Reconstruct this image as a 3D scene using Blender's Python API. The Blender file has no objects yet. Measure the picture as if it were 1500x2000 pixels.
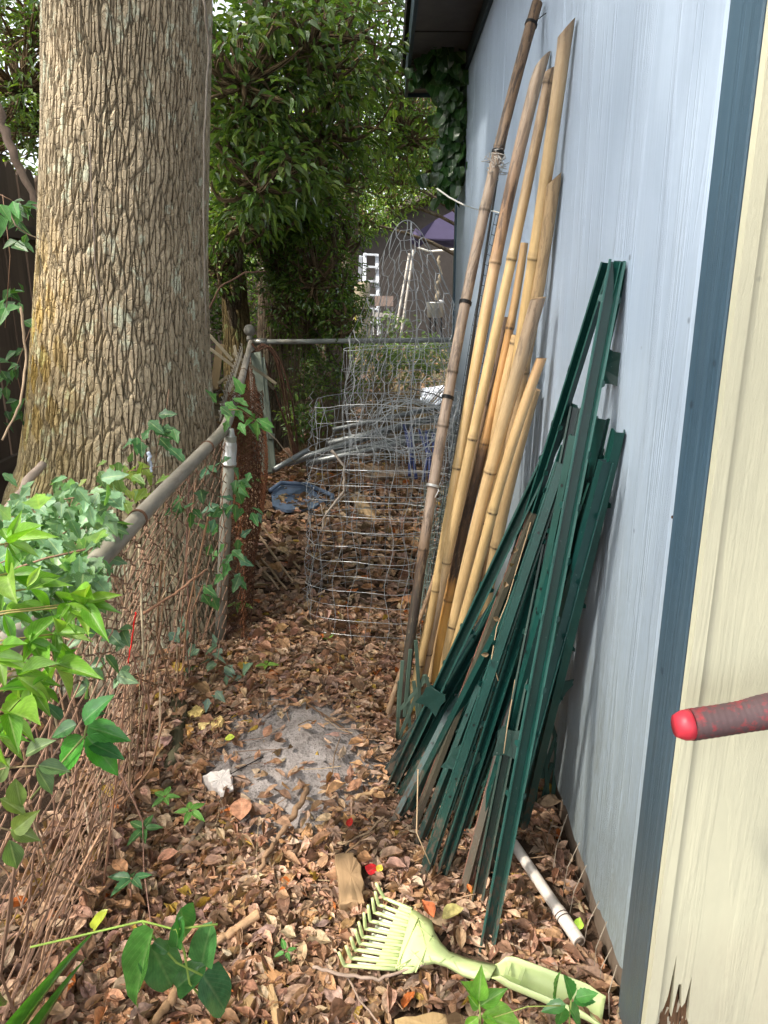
import bpy, math, random
import numpy as np
from mathutils import Vector
R = math.radians
rng = np.random.default_rng(7)
random.seed(7)
sc = bpy.context.scene
col = sc.collection

# ---------------------------------------------------------------- camera, world, sun, exposure
CAM_H = 1.6; PITCH = R(16.0); F = 1450.0
cam_d = bpy.data.cameras.new("camera"); cam = bpy.data.objects.new("camera", cam_d); col.objects.link(cam)
cam.location = (0, 0, CAM_H); cam.rotation_euler = (R(90) - PITCH, 0, 0)
cam_d.sensor_fit = 'VERTICAL'; cam_d.sensor_height = 36; cam_d.sensor_width = 27
cam_d.lens = F / 2000 * 36; cam_d.clip_start = 0.05; cam_d.clip_end = 500
sc.camera = cam
SUN_EL = 52.0; SUN_AZ = 118.0     # azimuth the light comes from, measured from +Y towards -X
sd = Vector((-math.sin(R(SUN_AZ)) * math.cos(R(SUN_EL)), math.cos(R(SUN_AZ)) * math.cos(R(SUN_EL)), math.sin(R(SUN_EL))))
sun_d = bpy.data.lights.new("sun", 'SUN'); sun = bpy.data.objects.new("sun", sun_d); col.objects.link(sun)
sun.rotation_euler = sd.to_track_quat('Z', 'Y').to_euler()
sun_d.energy = 2.4; sun_d.angle = R(3.0); sun_d.color = (1.0, 0.93, 0.82)
w = bpy.data.worlds.new("World"); sc.world = w; w.use_nodes = True
nt = w.node_tree; bg = nt.nodes['Background']
sky = nt.nodes.new('ShaderNodeTexSky'); sky.sky_type = 'NISHITA'; sky.sun_disc = False
sky.sun_elevation = R(SUN_EL); sky.sun_rotation = R(-SUN_AZ); sky.dust_density = 4.0; sky.air_density = 1.0
hsv = nt.nodes.new('ShaderNodeHueSaturation'); hsv.inputs['Saturation'].default_value = 0.30
nt.links.new(sky.outputs[0], hsv.inputs['Color']); nt.links.new(hsv.outputs[0], bg.inputs[0])
bg.inputs[1].default_value = 0.15
sc.view_settings.view_transform = 'Standard'; sc.view_settings.look = 'None'
sc.view_settings.exposure = 1.92; sc.view_settings.gamma = 1
sc.cycles.use_denoising = True
sc.cycles.max_bounces = 7; sc.cycles.transparent_max_bounces = 6; sc.cycles.sample_clamp_indirect = 8

# ---------------------------------------------------------------- picture <-> place
cp, sp = math.cos(PITCH), math.sin(PITCH)
def ray(px, py):
    u = (px - 750) / F; v = (py - 1000) / F
    return np.array((u, cp - v * sp, -sp - v * cp))
def P(px, py, Y):
    d = ray(px, py); return np.array((0, 0, CAM_H)) + d * (Y / d[1])
WX = 0.55
def W(px, py, off=0.0):
    d = ray(px, py); return np.array((0, 0, CAM_H)) + d * ((WX - off) / d[0])
def sm(t): t = np.clip(t, 0, 1); return t * t * (3 - 2 * t)
def gz(x, y):
    x = np.asarray(x, float); y = np.asarray(y, float)
    left = sm((0.25 - x) / 0.8)
    h = sm((y - 1.5) / 2.2) * (0.07 + 0.14 * left) + 0.42 * sm((y - 7) / 11)
    h = h + 0.07 * np.exp(-(((x + 0.30) / 0.26) ** 2 + ((y - 2.25) / 0.3) ** 2))
    h = h + 0.012 * np.sin(x * 5.1 + 1) * np.sin(y * 4.3) + 0.006 * np.sin(x * 13 + y * 7) + 0.25 * sm((-x - 3) / 6)
    return h
def G(px, py, up=0.0):
    d = ray(px, py); Y = 2.0
    for _ in range(40):
        p = np.array((0, 0, CAM_H)) + d * (Y / d[1])
        t = (float(gz(p[0], p[1])) + up - CAM_H) / d[2]
        Y = 0.5 * Y + 0.5 * min(max(t * d[1], .5), 40)
    return P(px, py, Y)

# ---------------------------------------------------------------- mesh builder
def nrm(v):
    v = np.asarray(v, float); n = np.linalg.norm(v, axis=-1, keepdims=True); return v / np.maximum(n, 1e-9)
class MB:
    def __init__(s): s.v = []; s.f = {}; s.c = []; s.p = []; s.n = 0
    def add(s, v, faces, c=(.5, .5, .5), p=None):
        v = np.asarray(v, float).reshape(-1, 3); k = len(v)
        c = np.asarray(c, float)
        if c.ndim == 1: c = np.tile(c, (k, 1))
        if p is None: p = np.zeros((k, 3))
        s.v.append(v); s.c.append(c[:, :3]); s.p.append(np.asarray(p, float).reshape(-1, 3))
        if isinstance(faces, np.ndarray):
            s.f.setdefault(faces.shape[1], []).append(faces + s.n)
        else:
            for f in faces: s.f.setdefault(len(f), []).append(np.array([f]) + s.n)
        s.n += k; return s
    def tube(s, pts, r, n=8, c=(.5, .5, .5), caps=True, cf=None):
        pts = np.asarray(pts, float); m = len(pts)
        r = np.broadcast_to(np.asarray(r, float), (m,))
        t = np.gradient(pts, axis=0); t = nrm(t)
        a = np.array((0, 0, 1.)) if abs(t[0][2]) < .9 else np.array((1., 0, 0))
        u = nrm(np.cross(t[0], a)); rings = []; pv = []; L = 0
        ang = np.linspace(0, 2 * math.pi, n, endpoint=False)
        for i in range(m):
            u = nrm(u - t[i] * np.dot(u, t[i])); b = np.cross(t[i], u)
            rings.append(pts[i] + r[i] * (np.cos(ang)[:, None] * u + np.sin(ang)[:, None] * b))
            if i: L += np.linalg.norm(pts[i] - pts[i - 1])
            pv.append(np.stack([np.cos(ang) * r[i], np.sin(ang) * r[i], np.full(n, L)], 1))
        v = np.concatenate(rings); p = np.concatenate(pv)
        i, j = np.meshgrid(np.arange(m - 1), np.arange(n), indexing='ij'); i = i.ravel(); j = j.ravel(); j2 = (j + 1) % n
        f = np.stack([i * n + j, i * n + j2, (i + 1) * n + j2, (i + 1) * n + j], 1)
        cc = np.asarray(c, float)
        if cc.ndim == 2: cc = np.repeat(cc, n, axis=0)
        s.add(v, f, cc, p)
        if caps:
            base = s.n - m * n
            s.f.setdefault(n, []).append(np.array([[base + k for k in range(n)][::-1]]))
            s.f.setdefault(n, []).append(np.array([[base + (m - 1) * n + k for k in range(n)]]))
        return s
    def box(s, c0, sx, sy, sz, rot=None, c=(.5, .5, .5), bev=0.0):
        """centre, full sizes, optional 3x3 rotation; bevelled when bev > 0"""
        h = np.array((sx, sy, sz)) / 2; b = min(bev, h.min() * .8)
        if b <= 0:
            v = np.array([[x, y, z] for x in (-1, 1) for y in (-1, 1) for z in (-1, 1)]) * h
            f = np.array([[0, 1, 3, 2], [4, 6, 7, 5], [0, 4, 5, 1], [2, 3, 7, 6], [0, 2, 6, 4], [1, 5, 7, 3]])
        else:
            v = []; idx = {}
            for x in (-1, 1):
                for y in (-1, 1):
                    for z in (-1, 1):
                        for ax in range(3):
                            q = np.array((x, y, z)) * (h - b); q[ax] = (x, y, z)[ax] * h[ax]
                            idx[(x, y, z, ax)] = len(v); v.append(q)
            v = np.array(v); f = []
            for ax in range(3):
                o = [k for k in range(3) if k != ax]
                for sg in (-1, 1):
                    q = []
                    for (a, b2) in ((-1, -1), (1, -1), (1, 1), (-1, 1)):
                        k = [0, 0, 0]; k[ax] = sg; k[o[0]] = a; k[o[1]] = b2; q.append(idx[(*k, ax)])
                    f.append(q)
                for a in (-1, 1):
                    for b2 in (-1, 1):
                        k1 = [0, 0, 0]; k2 = [0, 0, 0]; k1[ax] = -1; k2[ax] = 1
                        for k in (k1, k2): k[o[0]] = a; k[o[1]] = b2
                        f.append([idx[(*k1, o[0])], idx[(*k2, o[0])], idx[(*k2, o[1])], idx[(*k1, o[1])]])
            for x in (-1, 1):
                for y in (-1, 1):
                    for z in (-1, 1): f.append([idx[(x, y, z, 0)], idx[(x, y, z, 1)], idx[(x, y, z, 2)]])
        p = v.copy()
        if rot is not None: v = v @ np.asarray(rot, float).T
        s.add(v + np.asarray(c0, float), f, c, p[:, [0, 1, 2]]); return s
    def bar(s, a, b, wd, th, n, c=(.5, .5, .5), bev=0.002):
        """a bar of rectangular section from a to b; n = direction of its thickness"""
        a = np.asarray(a, float); b = np.asarray(b, float); d = nrm(b - a); n = nrm(np.asarray(n, float) - d * np.dot(n, d)); q = np.cross(d, n)
        rot = np.stack([q, n, d], 1); s.box((a + b) / 2, wd, th, np.linalg.norm(b - a), rot, c, bev); return s
    def build(s, name, mat, parent=None, smooth=False, loc=None, solid=0):
        v = np.concatenate(s.v); c = np.concatenate(s.c); p = np.concatenate(s.p)
        o_off = np.zeros(3)
        if parent is not None:
            r = parent
            while r.parent is not None: r = r.parent
            o_off = np.array(r.location)
        else:
            o_off = np.array(loc) if loc is not None else np.array((v[:, 0].mean(), v[:, 1].mean(), v[:, 2].min()))
        me = bpy.data.meshes.new(name)
        me.vertices.add(len(v)); me.vertices.foreach_set('co', (v - o_off).astype(np.float32).ravel())
        fl = [(k, np.concatenate(a)) for k, a in s.f.items()]
        nl = sum(k * len(a) for k, a in fl); npoly = sum(len(a) for k, a in fl)
        me.loops.add(nl); me.polygons.add(npoly)
        me.loops.foreach_set('vertex_index', np.concatenate([a.ravel() for k, a in fl]).astype(np.int32))
        tot = np.concatenate([np.full(len(a), k) for k, a in fl]).astype(np.int32)
        st = np.concatenate([[0], np.cumsum(tot)[:-1]]).astype(np.int32)
        me.polygons.foreach_set('loop_start', st)
        try: me.polygons.foreach_set('loop_total', tot)
        except Exception: pass
        me.polygons.foreach_set('use_smooth', np.full(npoly, bool(smooth)))
        at = me.attributes.new('Col', 'FLOAT_COLOR', 'POINT')
        at.data.foreach_set('color', np.concatenate([c, np.ones((len(c), 1))], 1).astype(np.float32).ravel())
        at = me.attributes.new('P', 'FLOAT_VECTOR', 'POINT'); at.data.foreach_set('vector', p.astype(np.float32).ravel())
        me.update(calc_edges=True); me.validate()
        me.materials.append(mat)
        o = bpy.data.objects.new(name, me); col.objects.link(o)
        if parent is not None: o.parent = parent
        else: o.location = o_off
        if solid:
            m = o.modifiers.new('thickness', 'SOLIDIFY'); m.thickness = solid; m.offset = 0
        return o
def tag(o, label=None, cat=None, group=None, kind=None):
    if label: o['label'] = label
    if cat: o['category'] = cat
    if group: o['group'] = group
    if kind: o['kind'] = kind
    return o
def thing(name, label, cat, loc, group=None):
    o = bpy.data.objects.new(name, None); col.objects.link(o); o.location = tuple(float(q) for q in loc)
    o.empty_display_size = .1
    return tag(o, label, cat, group)

# ---------------------------------------------------------------- materials
def new_mat(name):
    m = bpy.data.materials.new(name); m.use_nodes = True; t = m.node_tree
    return m, t, t.nodes['Principled BSDF'], t.nodes['Material Output']
def N(t, k, **kw):
    n = t.nodes.new('ShaderNode' + k)
    for a, b in kw.items():
        if hasattr(n, a): setattr(n, a, b)
        else: n.inputs[a.replace('_', ' ')].default_value = b
    return n
def attr(t, name): n = t.nodes.new('ShaderNodeAttribute'); n.attribute_name = name; return n
def mapping(t, src, scale, loc=(0, 0, 0)):
    m = t.nodes.new('ShaderNodeMapping'); m.inputs['Scale'].default_value = scale; m.inputs['Location'].default_value = loc
    t.links.new(src, m.inputs['Vector']); return m.outputs[0]
def noise(t, vec, scale, detail=4, rough=.55, dist=0.0):
    n = t.nodes.new('ShaderNodeTexNoise'); n.inputs['Scale'].default_value = scale; n.inputs['Detail'].default_value = detail
    n.inputs['Roughness'].default_value = rough; n.inputs['Distortion'].default_value = dist
    t.links.new(vec, n.inputs['Vector']); return n.outputs['Fac']
def ramp(t, src, a, b, ca=0.0, cb=1.0):
    n = t.nodes.new('ShaderNodeMapRange'); n.inputs['From Min'].default_value = a; n.inputs['From Max'].default_value = b
    n.inputs['To Min'].default_value = ca; n.inputs['To Max'].default_value = cb; t.links.new(src, n.inputs['Value']); return n.outputs[0]
def mix(t, fac, a, b, mode='MIX'):
    n = t.nodes.new('ShaderNodeMix'); n.data_type = 'RGBA'; n.blend_type = mode; n.clamp_factor = True
    for sock, val in ((n.inputs[0], fac), (n.inputs[6], a), (n.inputs[7], b)):
        if isinstance(val, bpy.types.NodeSocket): t.links.new(val, sock)
        elif isinstance(val, (int, float)): sock.default_value = val
        else: sock.default_value = (*val, 1)
    return n.outputs[2]
def math_(t, op, a, b=0.0):
    n = t.nodes.new('ShaderNodeMath'); n.operation = op
    for k, val in ((0, a), (1, b)):
        if isinstance(val, bpy.types.NodeSocket): t.links.new(val, n.inputs[k])
        else: n.inputs[k].default_value = val
    return n.outputs[0]
def bump(t, h, bs, strength=.3, dist=.01):
    n = t.nodes.new('ShaderNodeBump'); n.inputs['Strength'].default_value = strength; n.inputs['Distance'].default_value = dist
    t.links.new(h, n.inputs['Height']); t.links.new(n.outputs[0], bs.inputs['Normal']); return n
def sep(t, v):
    n = t.nodes.new('ShaderNodeSeparateXYZ'); t.links.new(v, n.inputs[0]); return n.outputs
def objco(t): return t.nodes.new('ShaderNodeTexCoord').outputs['Object']

def leaf_mat(name, rough=.4, trans=.35, vein=.45, spec=.5, nsc=60, nvar=.25):
    m, t, bs, out = new_mat(name)
    c = attr(t, 'Col').outputs['Color']; p = attr(t, 'P').outputs['Vector']; s = sep(t, p)
    ab = math_(t, 'ABSOLUTE', s[1])
    mid = ramp(t, ab, 0.03, 0.12, 1.0, 0.0)
    side = math_(t, 'SINE', math_(t, 'SUBTRACT', math_(t, 'MULTIPLY', s[0], 48.0), math_(t, 'MULTIPLY', ab, 30.0)))
    sidem = ramp(t, side, 0.8, 1.0, 0.0, 0.45)
    vn = math_(t, 'MAXIMUM', mid, sidem)
    vc = (.45, .55, .25) if name != 'dry leaf' else (.50, .36, .24)
    n1 = noise(t, objco(t), nsc, 3)
    cc = mix(t, math_(t, 'MULTIPLY', vn, vein), c, vc, 'MIX')
    cc = mix(t, 1.0, cc, mix(t, ramp(t, n1, .3, .75), (1 - nvar,) * 3, (1 + nvar,) * 3), 'MULTIPLY')
    t.links.new(cc, bs.inputs['Base Color']); bs.inputs['Roughness'].default_value = rough
    bs.inputs['Specular IOR Level'].default_value = spec
    bump(t, math_(t, 'ADD', vn, math_(t, 'MULTIPLY', n1, .8)), bs, .25, .002)
    tr = t.nodes.new('ShaderNodeBsdfTranslucent')
    t.links.new(mix(t, 1.0, cc, (1.5, 1.7, .5), 'MULTIPLY'), tr.inputs[0])
    mx = t.nodes.new('ShaderNodeMixShader'); mx.inputs[0].default_value = trans
    t.links.new(bs.outputs[0], mx.inputs[1]); t.links.new(tr.outputs[0], mx.inputs[2]); t.links.new(mx.outputs[0], out.inputs[0])
    return m
def col_mat(name, rough=.6, metal=0.0, nsc=30, var=.3, stretch=(1, 1, 1), bstr=.2, bdist=.004, use_p=False, spec=.4, spot=None, spot_sc=8, spot_lo=.55, spot_hi=.65, fine=0.0):
    """colour attribute times noise, optional second colour in patches"""
    m, t, bs, out = new_mat(name)
    c = attr(t, 'Col').outputs['Color']; src = attr(t, 'P').outputs['Vector'] if use_p else objco(t)
    vec = mapping(t, src, stretch); n1 = noise(t, vec, nsc, 6, .65)
    cc = mix(t, 1.0, c, mix(t, ramp(t, n1, .25, .75), (1 - var,) * 3, (1 + var,) * 3), 'MULTIPLY')
    if spot is not None:
        n2 = noise(t, mapping(t, src, stretch, (3.3, 1.7, 9.1)), spot_sc, 6, .7)
        cc = mix(t, ramp(t, n2, spot_lo, spot_hi), cc, spot)
    t.links.new(cc, bs.inputs['Base Color']); bs.inputs['Roughness'].default_value = rough; bs.inputs['Metallic'].default_value = metal
    bs.inputs['Specular IOR Level'].default_value = spec
    bump(t, n1, bs, bstr, bdist)
    return m

M = {}
M['leaf'] = leaf_mat('green leaf')
M['glossy'] = leaf_mat('glossy leaf', .22, .25, .12, .6)
M['far_leaf'] = leaf_mat('tree leaf', .35, .4, .1, .5, 20, .3)
M['litter'] = leaf_mat('dry leaf', .62, .12, .16, .25, 70, .45)
M['wood'] = col_mat('weathered wood', .85, 0, 6, .4, (1, 1, .12), .5, .004, True, .2, (.03, .022, .016), 5, .6, .72)
M['twig'] = col_mat('twig bark', .85, 0, 60, .35, (1, 1, .3), .4, .002, True, .2)
M['galv'] = col_mat('galvanised steel', .42, .75, 40, .25, (1, 1, .3), .15, .001, True, .5, (.22, .20, .16), 14, .58, .7)
M['oldgalv'] = col_mat('weathered rail', .62, .25, 30, .35, (1, 1, .25), .3, .0015, True, .4, (.12, .075, .045), 9, .58, .72)
M['rust'] = col_mat('rusty wire', .85, .1, 60, .4, (1, 1, 1), .3, .001, False, .2)
M['wire'] = col_mat('grey wire', .4, .35, 40, .25, (1, 1, 1), .1, .001, False, .5)
M['plastic'] = col_mat('plastic', .42, 0, 25, .06, (1, 1, 1), .05, .001, False, .45, (.30, .28, .15), 18, .68, .8)
M['pvc'] = col_mat('dirty pvc', .45, 0, 20, .18, (1, 1, .6), .1, .001, False, .4, (.30, .22, .15), 16, .6, .75)
M['matte'] = col_mat('matte', .85, 0, 14, .3, (1, 1, 1), .3, .004, False, .2)
M['cloth'] = col_mat('canopy cloth', .8, 0, 6, .15, (1, 1, 1), .2, .004, False, .2)
M['soilstem'] = col_mat('stem', .7, 0, 60, .3, (1, 1, .3), .2, .001, True, .3)
# ---------------------------------------------------------------- ground
def ground():
    xs = np.concatenate([[-90, -45, -20, -10, -6, -4, -3], np.arange(-2.4, 1.0, .025), [1.3, 2, 4, 8, 20, 45, 90]])
    ys = np.concatenate([[-60, -20, -8, -3, -1, 0], np.arange(.5, 6.5, .03), np.arange(6.5, 20, .3), [24, 30, 45, 90, 160]])
    X, Y = np.meshgrid(xs, ys, indexing='ij'); Z = gz(X, Y)
    near = (X > -2.4) & (X < 1) & (Y > .5) & (Y < 6.5)
    Z = Z + near * rng.normal(0, .003, Z.shape)
    v = np.stack([X, Y, Z], -1).reshape(-1, 3); nx, ny = X.shape
    i, j = np.meshgrid(np.arange(nx - 1), np.arange(ny - 1), indexing='ij'); i = i.ravel(); j = j.ravel()
    f = np.stack([i * ny + j, (i + 1) * ny + j, (i + 1) * ny + j + 1, i * ny + j + 1], 1)
    d = ((v[:, 0] + .29) / .34) ** 2 + ((v[:, 1] - 2.24) / .40) ** 2 + .25 * np.sin(v[:, 0] * 23) * np.sin(v[:, 1] * 17)
    k = sm(1.45 - d)[:, None]
    c = np.array((.10, .066, .045)) * (1 - k) + np.array((.34, .305, .29)) * k
    far = sm((v[:, 1] - 7) / 3)[:, None]; c = c * (1 - far) + np.array((.09, .075, .04)) * far
    m, t, bs, out = new_mat('soil and sand')
    g = t.nodes.new('ShaderNodeNewGeometry').outputs['Position']; a = attr(t, 'Col').outputs['Color']
    n1 = noise(t, g, 9, 8, .7); n2 = noise(t, g, 90, 4, .7); n3 = noise(t, mapping(t, g, (1, 1, 1), (5, 2, 0)), 4, 5, .6)
    cc = mix(t, 1.0, a, mix(t, ramp(t, n1, .3, .7), (.55, .52, .5), (1.35, 1.35, 1.35)), 'MULTIPLY')
    cc = mix(t, ramp(t, n2, .52, .75), cc, (.06, .045, .035)); cc = mix(t, ramp(t, n3, .58, .72, 0, .6), cc, (.09, .07, .055))
    t.links.new(cc, bs.inputs['Base Color']); bs.inputs['Roughness'].default_value = .95; bs.inputs['Specular IOR Level'].default_value = .1
    bump(t, math_(t, 'ADD', n2, math_(t, 'MULTIPLY', n1, 2.0)), bs, .8, .012)
    mb = MB(); mb.add(v, f, c); tag(mb.build('ground', m, None, True, (0, 0, 0)), 'dark leaf-strewn soil with a patch of grey sand', None, None, 'structure')
ground()

# ---------------------------------------------------------------- blue shed
def paint_mat(name, base, grain=70, gstr=.45, dirt=(.20, .19, .14), dirt_top=.75, streak=(.62, .66, .74), wear=.35, horiz=False, rough=.5):
    m, t, bs, out = new_mat(name)
    g = t.nodes.new('ShaderNodeNewGeometry').outputs['Position']; s = sep(t, g)
    v1 = mapping(t, g, (grain, grain, 1.6)); n1 = noise(t, v1, 1.0, 5, .6, .3)
    v2 = mapping(t, g, (9, 9, .5), (0, 2, 1)); n2 = noise(t, v2, 1.0, 4, .6, .8)
    v3 = mapping(t, g, (2.0, 2.0, 1.1), (4, 2, 1)); n3 = noise(t, v3, 1.0, 6, .65)
    v4 = mapping(t, g, (60, 60, 9), (1, 7, 1)); n4 = noise(t, v4, 1.0, 6, .75, 2.5)
    band = ramp(t, n2, .47, .60)
    rough_h = math_(t, 'MULTIPLY', math_(t, 'MULTIPLY', n4, band), 1.6)
    cc = mix(t, 1.0, base, mix(t, ramp(t, n3, .3, .7), (.84, .86, .88), (1.1, 1.1, 1.1)), 'MULTIPLY')
    cc = mix(t, ramp(t, n1, .50, .66, 0, wear), cc, streak)
    cc = mix(t, ramp(t, n1, .48, .34, 0, wear * .8), cc, tuple(q * .62 for q in base))
    hgt = math_(t, 'ADD', s[2], math_(t, 'MULTIPLY', math_(t, 'SUBTRACT', n3, .5), -1.5))
    cc = mix(t, math_(t, 'MULTIPLY', ramp(t, hgt, dirt_top, .05, 0, .85), ramp(t, n4, .35, .62, .55, 1)), cc, dirt)
    vor = t.nodes.new('ShaderNodeTexVoronoi'); vor.inputs['Scale'].default_value = 7.0; t.links.new(g, vor.inputs['Vector'])
    cc = mix(t, ramp(t, vor.outputs['Distance'], .06, .035, 0, .8), cc, tuple(q * .35 for q in base))
    t.links.new(cc, bs.inputs['Base Color']); bs.inputs['Roughness'].default_value = rough; bs.inputs['Specular IOR Level'].default_value = .35
    bump(t, math_(t, 'ADD', math_(t, 'MULTIPLY', n1, .16), rough_h), bs, gstr, .012)
    return m
M['blue'] = paint_mat('pale blue paint', (.395, .475, .58), 70, .3, (.15, .16, .11), 1.75, (.56, .63, .72), .11)
M['trim'] = paint_mat('slate blue paint', (.048, .092, .13), 60, .25, (.085, .085, .070), 1.3, (.12, .17, .20), .15)
M['cream'] = paint_mat('cream paint', (.57, .55, .395), 34, .24, (.42, .38, .28), .4, (.64, .61, .45), .10)
M['darktrim'] = col_mat('dark trim paint', .6, 0, 10, .25, (1, 1, 1), .2, .003, False, .3)
NY, FY, EZ = 1.20, 6.02, 3.12      # near corner, far corner, eave height
def shed():
    t = thing('blue_shed', 'pale blue painted plywood shed with slate blue corner trim and a cream end wall', 'shed', (1.5, 3.5, 0))
    # side wall: a plywood sheet with shallow vertical grooves and a slightly ragged foot
    mb = MB(); ys = np.arange(NY + .12, FY - .09, .02); zs = np.concatenate([[.0], np.linspace(.10, EZ, 24)])
    foot = .125 + .010 * np.sin(ys * 7) + .006 * np.sin(ys * 31) + rng.normal(0, .003, len(ys))
    V = []; 
    for y, ft in zip(ys, foot):
        gx = WX + (.006 if abs((y - 2.55) % 1.22) < .011 else 0)
        z = np.linspace(ft, EZ, 24); V.append(np.stack([np.full(24, gx), np.full(24, y), z], 1))
    V = np.array(V); n, k = V.shape[:2]; i, j = np.meshgrid(np.arange(n - 1), np.arange(k - 1), indexing='ij'); i = i.ravel(); j = j.ravel()
    f = np.stack([i * k + j, i * k + j + 1, (i + 1) * k + j + 1, (i + 1) * k + j], 1)
    mb.add(V.reshape(-1, 3), f); mb.build('side_wall', M['blue'], t, solid=.012)
    mb = MB()
    mb.box((WX + .034, (NY + FY) / 2, .055), .04, FY - NY - .1, .14, None, (.20, .15, .11), .004)
    mb.build('sill_board', M['matte'], t)
    for y0, w0 in ((NY + .058, .118), (FY - .045, .09)):
        mb = MB(); mb.box((WX - .004, y0, (EZ + .02) / 2 + .012), .026, w0, EZ - .03, None, (.5, .5, .5), .003); mb.build('corner_trim', M['trim'], t)
    # end wall facing the camera: cream boards, a corner board and rot at its foot
    mb = MB(); zt = 3.1
    xe = [WX - .015, WX + .085]                        # corner board, foot eaten away by rot
    def board(x0, x1, y, cuts, th=.02, zb=.03):
        xs = np.linspace(x0, x1, max(3, int((x1 - x0) / .006)))
        bot = np.array([zb + cuts(x) for x in xs])
        rows = 8; V = np.array([[(x, y, b + (zt - b) * (q / rows) ** 2) for q in range(rows + 1)] for x, b in zip(xs, bot)])
        n, k = V.shape[:2]; i, j = np.meshgrid(np.arange(n - 1), np.arange(k - 1), indexing='ij'); i = i.ravel(); j = j.ravel()
        f = np.stack([i * k + j, (i + 1) * k + j, (i + 1) * k + j + 1, i * k + j + 1], 1)
        b = MB(); b.add(V.reshape(-1, 3), f); return b
    rr = np.random.default_rng(5); jag = rr.uniform(0, 1, 400)
    def cut1(x):
        k = math.exp(-((x - (WX + .012)) / .016) ** 2); return k * (.14 + .12 * jag[int((x + 1) * 170) % 400])
    def cut2(x):
        k = math.exp(-((x - (WX + .045)) / .036) ** 4); return k * (.13 + .22 * jag[int((x + 1) * 150 + 50) % 400])
    board(WX - .017, WX + .006, NY - .022, cut1).build('corner_board', M['cream'], t, solid=.02)
    board(WX + .0075, WX + 3.2, NY - .019, cut2).build('end_wall', M['cream'], t, solid=.012)
    mb = MB(); mb.box((WX + .10, NY + .012, .22), .20, .03, .44, None, (.075, .04, .022), .003)
    for k in range(60):
        x = WX + .008 + rr.uniform(0, .09); z = .02 + rr.uniform(0, .16); h = rr.uniform(.04, .18)
        mb.bar((x, NY - .006, z), (x + rr.normal(0, .01), NY - .004 - rr.uniform(0, .006), z + h), .006, .004, (0, 1, 0), (.16, .09, .05) if k % 3 else (.5, .44, .33))
    mb.build('rotten_wood', M['matte'], t)
    # roof overhang
    mb = MB(); c = (.09, .075, .07)
    mb.box((WX - .19, (FY + .35 - 1) / 2, EZ + .006), .36, FY + .35 + 1, .012, None, c, .002)
    for y in np.arange(-.5, FY + .3, .61): mb.box((WX - .19, y, EZ - .004), .36, .006, .006, None, (.04, .035, .03))
    mb.build('soffit', M['darktrim'], t)
    mb = MB(); mb.box((WX - .38, (FY + .35 - 1) / 2, EZ + .07), .022, FY + .35 + 1, .19, None, (.03, .05, .065), .003)
    mb.box((WX - .19, FY + .365, EZ + .07), .40, .022, .19, None, (.03, .05, .065), .003); mb.build('fascia', M['darktrim'], t)
    mb = MB(); mb.box((WX - .015, (NY + FY) / 2 + .0, EZ - .05), .022, FY - NY - .3, .09, None, (.035, .05, .06), .003); mb.build('frieze_board', M['darktrim'], t)
    mb = MB(); v = np.array([(WX - .42, -1, EZ + .17), (WX - .42, FY + .4, EZ + .17), (2.6, FY + .4, EZ + 1.0), (2.6, -1, EZ + 1.0), (4.8, FY + .4, EZ + .17), (4.8, -1, EZ + .17)])
    mb.add(v, [(0, 1, 2, 3), (3, 2, 4, 5)], (.06, .055, .05)); mb.build('roof', M['matte'], t, solid=.03)
    mb = MB(); v = np.array([(WX + .02, FY, .1), (4.6, FY, .1), (4.6, FY, EZ), (2.6, FY, EZ + .95), (WX + .02, FY, EZ)])
    mb.add(v, [(0, 1, 2, 3, 4)]); v2 = v.copy(); mb.build('back_wall', M['blue'], t, solid=.02)
    for q in ((1150, 1052), (1318, 1010), (1070, 20), (1296, 1380)):
        p = W(q[0] * 1.0, q[1]); mb = MB(); mb.tube([p + np.array((.004, 0, 0)), p - np.array((.006, 0, 0))], .003, 6, (.08, .04, .02)); mb.build('nail', M['rust'], t)
shed()

# ---------------------------------------------------------------- old board fence on the left
def board_fence():
    t = thing('board_fence', 'tall dark weathered board fence standing behind the big oak', 'fence', (-2.55, 6, 0))
    y = 1.2; k = 0
    while y < 17:
        w_ = rng.uniform(.135, .15); z0 = float(gz(-2.55, y)); h = 2.28 + rng.uniform(-.05, .05); g = rng.uniform(.8, 1.15)
        if y > 8.4: h -= .0
        tilt = rng.normal(0, .006)
        mb = MB(); c = np.array((.085, .058, .040)) * g; th = .018; xx = -2.55 + (.0 if k % 2 else .004)
        x0 = xx; pts = [(-w_ / 2, 0), (w_ / 2, 0), (w_ / 2, h - .05), (w_ / 2 - .04, h), (-w_ / 2 + .04, h), (-w_ / 2, h - .05)]
        V = [(x0 - th / 2, y + a + b * tilt, z0 + b) for a, b in pts] + [(x0 + th / 2, y + a + b * tilt, z0 + b) for a, b in pts]
        F_ = [tuple(range(6))[::-1], tuple(range(6, 12))] + [(i, (i + 1) % 6, 6 + (i + 1) % 6, 6 + i) for i in range(6)]
        pp = [(q[1] * 1.0, q[0], q[2]) for q in V]
        mb.add(V, F_, c, pp); mb.build('board', M['wood'], t); y += w_ + rng.uniform(.002, .012); k += 1
    for z in (.45, 1.95):
        mb = MB(); mb.bar((-2.52, 1.1, z), (-2.515, 17, z + .35), .09, .038, (1, 0, 0), (.07, .05, .035)); mb.build('rail', M['wood'], t)
board_fence()

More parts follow.
